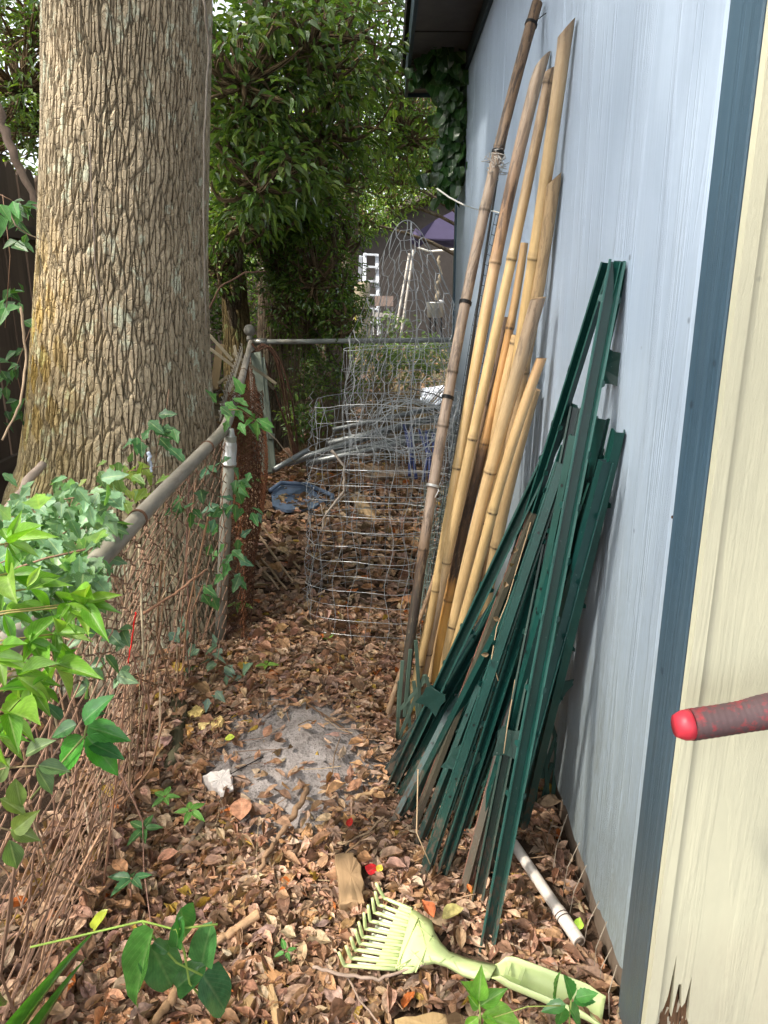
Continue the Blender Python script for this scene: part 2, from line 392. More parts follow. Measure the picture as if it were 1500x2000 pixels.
# ---------------------------------------------------------------- leaf templates and instancing
def tmpl(wf, nl=8, ns=2, fold=.25, curl=0.0, wave=0.0):
    """leaf of length 1 along x, half width 1 across y; returns verts and P"""
    ts = np.linspace(0, 1, nl + 1); V = []; Pv = []
    for i, t in enumerate(ts):
        for j in range(-ns, ns + 1):
            s = j / ns; hw = wf(t, s)
            V.append((t, s * hw, fold * abs(s) * hw * .5 + curl * t * t + wave * math.sin(t * 9 + s * 2) * abs(s))); Pv.append((t, s, 0))
    m = 2 * ns + 1; i, j = np.meshgrid(np.arange(nl), np.arange(m - 1), indexing='ij'); i = i.ravel(); j = j.ravel()
    f = np.stack([i * m + j, i * m + j + 1, (i + 1) * m + j + 1, (i + 1) * m + j], 1)
    return np.array(V), np.array(Pv), f
def w_oval(t, s): return .02 + .98 * math.sin(math.pi * min(t * 1.02, 1)) ** .8 if t < 1 else .0
def w_lance(t, s): return max(0.0, (math.sin(math.pi * t ** .75)) ** 1.25 if t < 1 else 0) + .01 * (1 - t)
def w_tip(t, s): return max(0.0, math.sin(math.pi * t ** .7) ** .9 * (1 - .25 * t)) if t < 1 else 0
def w_heart(t, s): return (1.05 * math.sqrt(max(0, 1 - ((t - .32) / .69) ** 2)) if t > .02 else .55) if t < 1 else 0
def saw(wf, n, d):
    def g(t, s): return wf(t, s) * (1 - d * ((t * n) % 1.0)) if t < 1 else 0
    return g
def w_lobed(t, s):
    a = .62 * math.sin(math.pi * t ** .62) ** .8 + .42 * math.exp(-((t - .34) / .10) ** 2) + .10 * math.exp(-((t - .66) / .08) ** 2)
    return a * (1 - .24 * ((t * 9) % 1.0)) if t < 1 else 0
T = {'oval': tmpl(w_oval, 5, 1, .25, .12), 'litter': tmpl(w_tip, 6, 2, .35, .16, .05), 'litter2': tmpl(w_oval, 6, 2, -.3, -.14, .07), 'litter3': tmpl(w_tip, 6, 2, .9, .35, .05),
     'lance': tmpl(w_lance, 8, 2, .3, -.10), 'glossy': tmpl(w_tip, 6, 1, .35, -.14), 'far': tmpl(w_tip, 3, 1, .3, -.1),
     'saw': tmpl(saw(w_tip, 12, .16), 24, 2, .22, -.10), 'saw_s': tmpl(saw(w_tip, 6, .25), 12, 1, .22, -.10),
     'lobed': tmpl(w_lobed, 28, 2, .2, -.10, .02), 'lobed_s': tmpl(w_lobed, 14, 1, .2, -.08), 'heart': tmpl(w_heart, 12, 3, .22, -.12, .02),
     'blade': tmpl(lambda t, s: (1 - t) ** .6, 10, 1, .8, -.35)}
def inst(mb, key, pos, d, n, L, Wd, c, jit=0.0):
    """N copies of a leaf: base pos, direction d, face normal n, length L, half width ratio Wd, colour c"""
    V, Pv, f = T[key]; pos = np.atleast_2d(pos); k = len(pos)
    d = nrm(np.broadcast_to(d, (k, 3))); n = np.broadcast_to(n, (k, 3)); n = nrm(n - d * (n * d).sum(1, keepdims=True)); b = np.cross(n, d)
    L = np.broadcast_to(L, (k,))[:, None, None]; Wd = np.broadcast_to(Wd, (k,))[:, None, None]
    q = pos[:, None] + L * (V[None, :, 0:1] * d[:, None] + Wd * V[None, :, 1:2] * b[:, None] + V[None, :, 2:3] * n[:, None] * (1 if jit == 0 else rng.uniform(1 - jit, 1 + jit, (k, 1, 1))))
    c = np.broadcast_to(c, (k, 3)); cc = np.repeat(c, len(V), axis=0); pp = np.tile(Pv, (k, 1)); pp[:, 2] = np.repeat(rng.uniform(0, 9, k), len(V))
    ff = (f[None] + (np.arange(k) * len(V))[:, None, None]).reshape(-1, f.shape[1])
    mb.add(q.reshape(-1, 3), ff, cc, pp)
def rdir(k): return nrm(rng.normal(0, 1, (k, 3)))
def palette(cols, k, var=.18):
    cols = np.array(cols); i = rng.integers(0, len(cols), k); return cols[i] * rng.uniform(1 - var, 1 + var, (k, 1)) * rng.uniform(.93, 1.07, (k, 3))

# ---------------------------------------------------------------- the oak
def bark_mat(name, a, b, lich, scale=26, disp=.02, zs=.2):
    m, t, bs, out = new_mat(name)
    p = attr(t, 'P').outputs['Vector']
    nz = t.nodes.new('ShaderNodeTexNoise'); nz.inputs['Scale'].default_value = 5; nz.inputs['Detail'].default_value = 3; t.links.new(p, nz.inputs['Vector'])
    wv = mix(t, .022, p, nz.outputs['Color'], 'ADD')
    v1 = t.nodes.new('ShaderNodeTexVoronoi'); v1.feature = 'DISTANCE_TO_EDGE'; v1.inputs['Scale'].default_value = scale; v1.inputs['Randomness'].default_value = 1
    t.links.new(mapping(t, wv, (1, 1, zs)), v1.inputs['Vector'])
    v2 = t.nodes.new('ShaderNodeTexVoronoi'); v2.feature = 'DISTANCE_TO_EDGE'; v2.inputs['Scale'].default_value = scale * 1.25
    t.links.new(mapping(t, wv, (.6, .6, zs * 3.4), (3, 1, 2)), v2.inputs['Vector'])
    v3 = t.nodes.new('ShaderNodeTexVoronoi'); v3.feature = 'F1'; v3.inputs['Scale'].default_value = scale; t.links.new(mapping(t, wv, (1, 1, zs)), v3.inputs['Vector'])
    h1 = ramp(t, v1.outputs['Distance'], 0.0, .15); h2 = ramp(t, v2.outputs['Distance'], 0.0, .07); n1 = noise(t, mapping(t, p, (1, 1, .4)), 60, 6, .7)
    n2 = noise(t, mapping(t, p, (1, 1, .35), (2, 5, 1)), 9, 5, .6)
    h = math_(t, 'ADD', math_(t, 'MULTIPLY', h1, .62), math_(t, 'ADD', math_(t, 'MULTIPLY', h2, .14), math_(t, 'MULTIPLY', n1, .42)))
    cc = mix(t, ramp(t, h, .18, .62), tuple(q * .33 for q in b), mix(t, ramp(t, n2, .35, .65), a, b))
    cc = mix(t, math_(t, 'MULTIPLY', ramp(t, v3.outputs['Distance'], .2, .6, .5, 0), ramp(t, n1, .45, .6)), cc, tuple(min(1, q * 1.55) for q in a))
    l1 = noise(t, mapping(t, p, (1, 1, .6), (8, 1, 3)), 14, 6, .7)
    cc = mix(t, math_(t, 'MULTIPLY', ramp(t, l1, .56, .61, 0, .9), ramp(t, h, .45, .7)), cc, lich)
    c2 = attr(t, 'Col').outputs['Color']; cc = mix(t, 1.0, cc, c2, 'MULTIPLY')
    t.links.new(cc, bs.inputs['Base Color']); bs.inputs['Roughness'].default_value = .9; bs.inputs['Specular IOR Level'].default_value = .15
    bump(t, h, bs, .7, disp * .6)
    dn = t.nodes.new('ShaderNodeDisplacement'); dn.inputs['Midlevel'].default_value = .6; dn.inputs['Scale'].default_value = disp
    t.links.new(h, dn.inputs['Height']); t.links.new(dn.outputs[0], out.inputs['Displacement']); m.displacement_method = 'BOTH'
    return m
M['oakbark'] = bark_mat('oak bark', (.43, .35, .24), (.30, .245, .165), (.52, .53, .40), 62, .013, .12)
M['bark2'] = bark_mat('tree bark', (.16, .12, .08), (.10, .075, .05), (.20, .24, .14), 34, .012, .15)
def trunk_mesh(mb, axis, rad, n=96, m=160, flare=0.0, lobes=0, colf=None, seed=0):
    """axis(z01)->point, rad(z01)->radius"""
    ts = np.linspace(0, 1, m); ang = np.linspace(0, 2 * math.pi, n, endpoint=False); V = []; Pv = []; C_ = []
    for t in ts:
        c = np.array(axis(t)); r = rad(t)
        rr = r * (1 + .03 * np.sin(ang * 3 + t * 2 + seed) + .02 * np.sin(ang * 5 - t * 3 + seed)) 
        if lobes: rr = rr + flare * math.exp(-t * 14) * (.4 + .6 * np.abs(np.sin(ang * lobes / 2 + seed)))
        q = np.stack([c[0] + rr * np.cos(ang), c[1] + rr * np.sin(ang), np.full(n, c[2])], 1); V.append(q)
        Pv.append(np.stack([.33 * np.cos(ang), .33 * np.sin(ang), np.full(n, c[2])], 1) if r > .2 else np.stack([r * np.cos(ang), r * np.sin(ang), np.full(n, c[2])], 1))
        C_.append(np.ones((n, 3)) if colf is None else colf(q))
    V = np.concatenate(V); i, j = np.meshgrid(np.arange(m - 1), np.arange(n), indexing='ij'); i = i.ravel(); j = j.ravel(); j2 = (j + 1) % n
    mb.add(V, np.stack([i * n + j, i * n + j2, (i + 1) * n + j2, (i + 1) * n + j], 1), np.concatenate(C_), np.concatenate(Pv))
OY = 3.25
def oak():
    t = thing('oak_tree', 'big oak trunk with deeply furrowed bark and pale lichen beside the fence rail', 'tree', (-1.1, OY, .1))
    zs_ = [0, .3, .6, .8, .91, 1.13, 1.355, 1.77, 2.25, 2.69, 4, 6]
    rs_ = [.66, .58, .51, .46, .425, .39, .366, .334, .316, .308, .29, .25]
    xs_ = [-1.28, -1.27, -1.25, -1.22, -1.19, -1.165, -1.14, -1.09, -1.03, -.98, -.92, -.85]
    def ax(q): z = q * 6.0; return (np.interp(z, zs_, xs_), OY, z)
    def rd(q): return float(np.interp(q * 6.0, zs_, rs_))
    def cf(q):
        ang = np.arctan2(q[:, 1] - OY, q[:, 0] + 1.1); z = q[:, 2]
        k = np.exp(-((ang + 2.35) / .55) ** 2) * np.exp(-((z - 1.35) / .5) ** 2)          # ochre lichen low on the left
        k = k * (.4 + .6 * (np.sin(z * 23 + ang * 11) * np.sin(z * 7 - ang * 17) > .1))
        gr = np.exp(-((ang + 2.2) / .9) ** 2) * np.exp(-((z - .7) / .35) ** 2) * .6
        c = np.ones((len(q), 3)); c = c * (1 - k[:, None]) + np.array((1.15, .95, .42)) * k[:, None]
        return c * (1 - gr[:, None]) + np.array((.85, .85, .5)) * gr[:, None]
    mb = MB(); trunk_mesh(mb, ax, rd, 620, 1100, .0, 0, cf); tr = mb.build('trunk', M['oakbark'], t, True)
    # limbs, and an unseen overhead crown laid out to shade the scene
    limbs = MB(); cr = MB(); top = np.array(ax(1.0)); ends = []
    for k in range(16):
        a = rng.uniform(0, 6.28); e = np.array((-3.4 + 4.6 * math.cos(a) * rng.uniform(.3, 1), 1.6 + 5.0 * math.sin(a) * rng.uniform(.3, 1), 6.8 + rng.uniform(-.4, 1.2)))
        s0 = np.array(ax(rng.uniform(.86, 1.0))); mid = (s0 + e) / 2 + np.array((0, 0, .5)) + rng.normal(0, .25, 3)
        q = np.linspace(0, 1, 9)[:, None]; pts = (1 - q) ** 2 * s0 + 2 * q * (1 - q) * mid + q ** 2 * e
        limbs.tube(pts, np.linspace(.11, .02, 9), 8, (1, 1, 1)); ends.append(pts[3:])
    limbs.tube([top - np.array((0, 0, .1)), top + np.array((-.3, 0, 1.6))], [.24, .1], 12, (1, 1, 1))
    limbs.build('limb', M['bark2'], t, True)
    ends = np.concatenate(ends); k = 900
    cen = np.stack([-4.0 + 5.6 * rng.uniform(-1, 1, k), 1.2 + 6.2 * rng.uniform(-1, 1, k), 7.2 + rng.uniform(-.9, .9, k)], 1)
    cen = cen[((cen[:, 0] + 4.0) / 5.6) ** 2 + ((cen[:, 1] - 1.2) / 6.2) ** 2 < 1]
    nn = 62; pos = np.repeat(cen, nn, axis=0) + rng.normal(0, .27, (len(cen) * nn, 3)) * (1, 1, .6)
    keep = np.ones(len(pos), bool); s = np.array(sd)
    for (tx, r_) in HOLES:                      # gaps cut along the sun's direction to light chosen spots
        d = pos - np.array(tx); al = d @ s; keep &= np.linalg.norm(d - al[:, None] * s, axis=1) > r_
    pos = pos[keep]; k = len(pos)
    inst(cr, 'far', pos, rdir(k) * (1, 1, .5), rdir(k) * .5 + np.array((0, 0, 1)), rng.uniform(.09, .14, k), .26, palette([(.06, .12, .03), (.08, .15, .03)], k))
    cr.build('crown', M['far_leaf'], t)
HOLES = [(W(1235, 560), .06), (W(1212, 720), .04), (G(590, 1255), .16), (P(120, 1260, .9), .16),
         (P(110, 560, 3.0), .20), (G(700, 1720), .30), (G(860, 1800), .25), (G(620, 1520), .14), (P(850, 1150, 2.7), .18), (P(240, 300, 3), .2), (P(230, 700, 3), .16), (P(1000, 700, 2.5), .12), (P(300,1100,1.6), .15), (G(300, 1850), .2)]

oak()

# ---------------------------------------------------------------- bamboo poles
def bamboo_mat():
    m, t, bs, out = new_mat('bamboo')
    c = attr(t, 'Col').outputs['Color']; p = attr(t, 'P').outputs['Vector']; o = objco(t)
    n1 = noise(t, mapping(t, p, (1, 1, .05)), 160, 5, .65); n2 = noise(t, mapping(t, p, (1, 1, .16), (2, 1, 0)), 55, 6, .7, .6); n3 = noise(t, mapping(t, p, (1, 1, .5)), 12, 4, .6)
    lum = t.nodes.new('ShaderNodeRGBToBW'); t.links.new(c, lum.inputs[0])
    old = ramp(t, lum.outputs[0], .36, .14)                    # weathered stretches show more cracks
    cc = mix(t, 1.0, c, mix(t, ramp(t, n3, .3, .7), (.82, .80, .76), (1.12, 1.1, 1.05)), 'MULTIPLY')
    cc = mix(t, ramp(t, n1, .42, .62, 0, .22), cc, (.22, .12, .05)); n5 = noise(t, mapping(t, p, (1, 1, .3), (6, 2, 1)), 26, 6, .75)
    cc = mix(t, ramp(t, n5, .55, .70, 0, .55), cc, (.30, .18, .09)); cc = mix(t, ramp(t, n5, .42, .30, 0, .4), cc, (.62, .50, .33))
    crack = math_(t, 'MULTIPLY', ramp(t, n2, .51, .58), math_(t, 'ADD', math_(t, 'MULTIPLY', old, .9), .06))
    cc = mix(t, crack, cc, (.045, .03, .022))
    t.links.new(cc, bs.inputs['Base Color']); t.links.new(math_(t, 'ADD', .36, math_(t, 'MULTIPLY', old, .35)), bs.inputs['Roughness'])
    bs.inputs['Specular IOR Level'].default_value = .45; bump(t, math_(t, 'SUBTRACT', n1, math_(t, 'MULTIPLY', crack, 1.5)), bs, .3, .002); return m
M['bamboo'] = bamboo_mat()
YEL = (.56, .395, .19); PALE = (.56, .42, .24); GREY = (.27, .205, .155); BRN = (.33, .20, .10); ORG = (.55, .31, .12); CHAR = (.05, .032, .022); DK = (.03, .03, .025); STRIP = (.36, .26, .15)
def seg3(pl, ytop, ybot):
    """picture polyline -> 3D points with depth running linearly in 1/depth"""
    pl = np.array(pl, float); s = (pl[:, 1] - pl[0, 1]) / (pl[-1, 1] - pl[0, 1])
    return np.array([P(a, b, 1 / ((1 - q) / ytop + q / ybot)) for (a, b), q in zip(pl, s)])
def pole(label, pl, off, r0, r1, cols, nodes, bevel=0.0, group='bamboo poles leaning on the blue wall', hollow=True, foot=None, extra=None, ytop=None):
    top = W(pl[0][0], pl[0][1], off) if ytop is None else P(pl[0][0], pl[0][1], ytop); bot = G(pl[-1][0], pl[-1][1], .0)
    yb = bot[1] if foot is None else foot
    q = seg3(pl, top[1], yb)
    # straighten a little, then resample
    L = np.concatenate([[0], np.cumsum(np.linalg.norm(np.diff(q, axis=0), axis=1))]); Lt = L[-1]
    cf = [np.polyfit(L, q[:, k], min(3, len(q) - 1)) for k in range(3)]
    ls = [0.0]
    nd = sorted(nodes); u = np.linspace(0, Lt, 70); u = np.unique(np.concatenate([u] + [[n * Lt - .010, n * Lt - .004, n * Lt, n * Lt + .004, n * Lt + .010] for n in nd])); u = u[(u >= 0) & (u <= Lt)]
    pts = np.stack([np.polyval(cf[k], u) for k in range(3)], 1)
    r = r0 + (r1 - r0) * u / Lt; kc = np.array([c for _, c in cols]); kt = np.array([t_ for t_, _ in cols]) * Lt
    C_ = np.stack([np.interp(u, kt, kc[:, k]) for k in range(3)], 1)
    for n in nd:
        d = (u - n * Lt); r = r * (1 + .075 * np.exp(-(d / .006) ** 2) + .05 * np.exp(-((d + .008) / .012) ** 2)); C_ *= (1 - .72 * np.exp(-((d - .004) / .0045) ** 2))[:, None]; C_ = C_ * (1 - .25 * np.exp(-((d + .010) / .008) ** 2))[:, None]
    if extra is None: r = r * (1 + .008 * np.sin(u * 9))
    else: r = r * (1 + extra * np.sin(u * 31) * np.sin(u * 13 + 1))
    mb = MB(); ns = 20; mb.tube(pts, r, ns, C_, False)
    v = mb.v[0]; 
    if bevel:       # slanted cut: pull the low side of the top rings down
        t0 = nrm(pts[0] - pts[-1])
        side = nrm(np.array((1., -.25, 0)) - t0 * np.dot(t0, (1., -.25, 0)))
        for k in range(0, 3):
            for j in range(ns):
                i = k * ns + j; s_ = np.dot(v[i] - pts[k], side) / r[k]
                v[i] = v[i] + t0 * (-(bevel) * (1 - s_) * .5 * (1 - k / 3))
    base = mb.n
    # inner wall and floor of the open ends
    for e, sg in ((0, 1), (len(pts) - 1, -1)):
        ring = v[e * ns:(e + 1) * ns]; c0 = ring.mean(0); ax = nrm(pts[1] - pts[0]) * (1 if e == 0 else -1)
        inn = c0 + (ring - c0) * .76; deep = inn + ax * .05
        V = np.concatenate([ring, inn, deep]); f = []
        for j in range(ns):
            j2 = (j + 1) % ns; f += [(j, j2, ns + j2, ns + j), (ns + j, ns + j2, 2 * ns + j2, 2 * ns + j)]
        f.append(tuple(range(2 * ns, 3 * ns)))
        cc = np.concatenate([np.tile(np.array((.36, .25, .14)), (ns, 1)), np.tile(np.array((.34, .22, .12)), (ns, 1)), np.tile(np.array((.03, .02, .015)), (ns, 1))]); mb.add(V, f, cc)
    o = mb.build('bamboo_pole', M['bamboo'], None, True); tag(o, label, 'bamboo pole', group); return pts, u / Lt, r
WIRE_ANCH = {}
A_ = pole('grey mottled bamboo pole at the far left of the leaning row, tied with black wire', [(1050, 6), (970, 300), (915, 560), (880, 760), (835, 1020), (800, 1240), (783, 1400)], .03, .0185, .0185,
     [(0, (.15, .10, .065)), (.12, (.17, .115, .075)), (.25, (.27, .215, .17)), (.7, (.31, .24, .19)), (.76, (.16, .10, .06)), (.82, DK), (1, DK)], [.195, .28, .50, .575, .66, .75], 0, foot=2.42)
B_ = pole('bamboo pole with a slanted grey top and dark cracked upper stretch, second from the left', [(1062, 98), (1019, 300), (986, 400), (945, 620), (905, 860), (860, 1100), (824, 1274), (803, 1372)], .03, .021, .017,
     [(0, (.34, .27, .20)), (.12, (.34, .25, .18)), (.2, (.26, .16, .10)), (.28, (.36, .22, .12)), (.295, (.50, .33, .19)), (.4, YEL), (1, YEL)], [.292, .60, .80, .93], .06, foot=2.55)
C_p = pole('pale yellow bamboo pole with a rough broken top between the two slant-cut poles', [(1074, 128), (1052, 260), (1028, 400), (965, 650), (913, 880), (874, 1100), (844, 1238), (815, 1372)], .05, .016, .019,
     [(0, (.30, .22, .15)), (.1, (.38, .27, .16)), (.25, YEL), (.7, (.62, .44, .22)), (.8, (.52, .40, .28)), (1, (.50, .40, .30))], [.02, .25, .52, .73, .90], .02, foot=2.6)
D_ = pole('tallest pale yellow bamboo pole with a long slanted top, nearest the open blue wall', [(1113, 34), (1080, 230), (1053, 400), (1023, 650), (1000, 800), (955, 1000), (925, 1130), (900, 1262)], .028, .0198, .021,
     [(0, (.36, .27, .18)), (.08, (.50, .37, .22)), (.3, YEL), (1, YEL)], [.30, .50, .74], .05, foot=2.75)
E_ = pole('short orange bamboo pole with a charred black middle in the pole bundle', [(1025, 475), (1000, 613), (957, 820), (925, 960), (890, 1100), (876, 1172), (852, 1332)], .07, .0135, .021,
     [(0, (.48, .32, .16)), (.15, (.50, .32, .15)), (.19, ORG), (.42, ORG), (.44, (.10, .06, .04)), (.50, CHAR), (.72, (.09, .05, .03)), (.76, (.60, .30, .08)), (1, (.62, .38, .12))], [.17, .42, .79], 0, foot=2.62)
F_p = pole('grey brown stripped bamboo pole with torn fibres pressed against the blue wall', [(1082, 335), (1058, 541), (1035, 680), (1000, 820), (985, 900), (957, 1100), (945, 1200), (935, 1290)], .035, .020, .018,
     [(0, STRIP), (.25, (.40, .28, .15)), (.5, (.36, .25, .14)), (1, (.30, .20, .12))], [.34, .62], .04, foot=2.75, extra=.05)
G_p = pole('thick bamboo pole with a grey weathered open end halfway up the bundle', [(1051, 576), (1023, 693), (983, 827), (945, 960), (912, 1100), (888, 1220), (862, 1336)], .075, .0225, .020,
     [(0, (.33, .25, .18)), (.10, (.33, .25, .17)), (.2, (.46, .34, .20)), (.35, (.60, .42, .22)), (1, (.62, .44, .22))], [.40, .82], .02, foot=2.58)
H_ = pole('slim tan bamboo pole with an open round end, lowest top in the bundle', [(1057, 696), (1034, 773), (994, 888), (965, 980), (936, 1100), (884, 1284), (868, 1330)], .05, .0165, .018,
     [(0, (.50, .32, .17)), (.2, (.58, .40, .20)), (.4, YEL), (.85, YEL), (.88, ORG), (1, ORG)], [.44, .90], .01, foot=2.5)
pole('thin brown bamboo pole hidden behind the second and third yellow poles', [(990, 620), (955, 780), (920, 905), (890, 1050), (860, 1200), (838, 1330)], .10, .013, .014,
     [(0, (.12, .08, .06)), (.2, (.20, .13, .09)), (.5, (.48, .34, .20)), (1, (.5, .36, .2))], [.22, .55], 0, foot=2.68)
pole('yellow bamboo pole tucked between the thick weathered pole and the wall', [(1010, 655), (985, 760), (960, 880), (925, 1060), (897, 1200), (880, 1290)], .09, .018, .019,
     [(0, (.60, .42, .22)), (1, YEL)], [.02, .6], 0, foot=2.7)
pole('tan bamboo pole showing beside the wall above the green posts', [(1046, 760), (1010, 870), (985, 1010), (957, 1120), (940, 1240), (930, 1330)], .035, .020, .023,
     [(0, (.50, .36, .20)), (1, (.58, .42, .22))], [.5], 0, foot=2.68)
pole('thin straight twig-like cane slanting out to the left at the foot of the bundle', [(862, 1080), (838, 1160), (804, 1250), (775, 1340), (758, 1392)], .2, .006, .0105, [(0, (.34, .22, .13)), (1, (.38, .25, .15))], [.45, .8], 0, group=None, ytop=2.6, foot=2.5)
# dark strip standing between pole A and the wire mesh
mb = MB(); a = W(978, 300, .02); b = P(822, 1330, 2.75); mb.tube([a, (a + b) / 2, b], [.006, .007, .008], 6, (.03, .028, .026)); tag(mb.build('thin_rod', M['twig'], None, True), 'thin dark rod running behind the grey mottled pole', 'rod')
# ties: black wire round the grey pole, white cable tie
def ring_on(pole_, frac, col_, r=.002, tail=None, name='wire_tie', label='', n=3, slant=.2):
    pts, u, rr = pole_; k = int(np.argmin(abs(u - frac))); c = pts[k]; t = nrm(pts[min(k + 1, len(pts) - 1)] - pts[k - 1]); a = nrm(np.cross(t, (0, 0, 1))); b = np.cross(t, a); ang = np.linspace(0, 2 * math.pi * n, 20 * n)
    q = c + (rr[k] + r * .9) * (np.cos(ang)[:, None] * a + np.sin(ang)[:, None] * b) + t * (np.linspace(-r * n, r * n, 20 * n) + slant * rr[k] * np.sin(ang))[:, None]
    mb = MB(); mb.tube(q, r, 5, col_)
    if tail is not None: mb.tube([q[-1]] + [c + np.array(x) for x in tail], r * .9, 5, col_)
    tag(mb.build(name, M['plastic'] if r > .0025 else M['wire'], None, True), label, 'tie')
ring_on(A_, .025, (.02, .02, .02), .0018, [(.02, -.02, .01), (.05, -.02, .03)], label='black wire wound round the very top of the grey pole')
ring_on(A_, .40, (.015, .015, .015), .0022, None, label='black wire loop round the middle of the grey pole')
ring_on(A_, .535, (.015, .015, .015), .0022, [(-.05, 0, .012), (-.14, .02, .03)], label='black wire loop with a long tail below the middle of the grey pole')
ring_on(A_, .66, (.6, .6, .58), .0015, [(.02, -.02, -.01), (-.02, -.02, -.09)], label='pale string knotted round the lower grey pole')
ring_on(A_, .205, (.02, .02, .02), .0022, [(.01, -.03, .02)], label='dark wire knot on frayed cord round the upper grey pole')
mb = MB(); c0 = A_[0][int(np.argmin(abs(A_[1] - .215)))]
for k in range(60):
    a = c0 + rdir(1)[0] * .020 + np.array((0, 0, rng.uniform(-.03, .02))); mb.tube([a, a + rng.normal(0, .012, 3), a + rng.normal(0, .016, 3)], .0014, 4, (.45, .43, .40))
tag(mb.build('frayed_cord', M['cloth'], None, True), 'frayed whitish cord bound round a joint high on the grey pole', 'cord')
mb = MB(); p0 = P(853, 368, 3.2); p1 = P(905, 400, 2.95); p2 = W(962, 412, .09); p3 = W(985, 418, .05)
q = [p0, (p0 + p1) / 2 + np.array((0, 0, -.004)), p1, (p1 + p2) / 2 + np.array((0, 0, -.008)), p2, p3]
for a, b in zip(q[:-1], q[1:]): mb.bar(a, b, .006, .002, (0, -1, .3), (.62, .60, .52), 0)
tag(mb.build('cable_tie', M['plastic']), 'long white cable tie sticking out to the left from the grey pole', 'cable tie')

# ---------------------------------------------------------------- black garden mesh sheet behind the poles
mb = MB(); k = 0
Lt = [(968, 418), (925, 620), (893, 820), (862, 1000), (838, 1160)]; Rt = [(992, 418), (958, 620), (925, 820), (895, 1000), (870, 1160)]
yl = [W(968, 418, .03)[1], 2.75]
def mpt(a, s):
    px = np.interp(s, np.linspace(0, 1, 5), [q[0] for q in Lt]) * (1 - a) + np.interp(s, np.linspace(0, 1, 5), [q[0] for q in Rt]) * a
    py = np.interp(s, np.linspace(0, 1, 5), [q[1] for q in Lt]); return P(px, py, 1 / ((1 - s) / yl[0] + s / yl[1]) + .06 * a)
for a in np.linspace(0, 1, 5): mb.tube([mpt(a, s) for s in np.linspace(0, 1, 16)], .0013, 4, (.01, .01, .012))
for s in np.linspace(0, 1, 42): mb.tube([mpt(a, s + .004 * math.sin(a * 5)) for a in np.linspace(0, 1, 4)], .0013, 4, (.01, .01, .012))
tag(mb.build('mesh_sheet', M['plastic']), 'strip of black square garden mesh standing between the bamboo and the wall', 'mesh sheet')

# ---------------------------------------------------------------- green U posts
def green_mat():
    m, t, bs, out = new_mat('green post paint')
    c = attr(t, 'Col').outputs['Color']; p = attr(t, 'P').outputs['Vector']; o = objco(t); s = sep(t, p)
    n1 = noise(t, mapping(t, p, (1, 1, .35)), 75, 7, .75); n2 = noise(t, mapping(t, o, (1, 1, 1), (3, 3, 3)), 130, 4, .7); n3 = noise(t, o, 14, 7, .75)
    low = ramp(t, s[2], .55, .02)                # distance from the foot: soil-stained end
    cc = mix(t, 1.0, c, mix(t, ramp(t, n3, .3, .7), (.75, .78, .78), (1.25, 1.2, 1.2)), 'MULTIPLY')
    cc = mix(t, ramp(t, n2, .66, .70, 0, .6), cc, (.20, .26, .23))
    k = ramp(t, math_(t, 'ADD', n1, math_(t, 'MULTIPLY', low, .19)), .66, .74)
    cc = mix(t, k, cc, mix(t, n2, (.05, .022, .011), (.13, .10, .07)))
    cc = mix(t, math_(t, 'MULTIPLY', low, ramp(t, n3, .4, .7, .05, .75)), cc, (.045, .038, .026))
    t.links.new(cc, bs.inputs['Base Color']); t.links.new(ramp(t, k, 0, 1, .33, .85), bs.inputs['Roughness']); bs.inputs['Specular IOR Level'].default_value = .5
    bump(t, n1, bs, .12, .002); return m
M['green'] = green_mat()
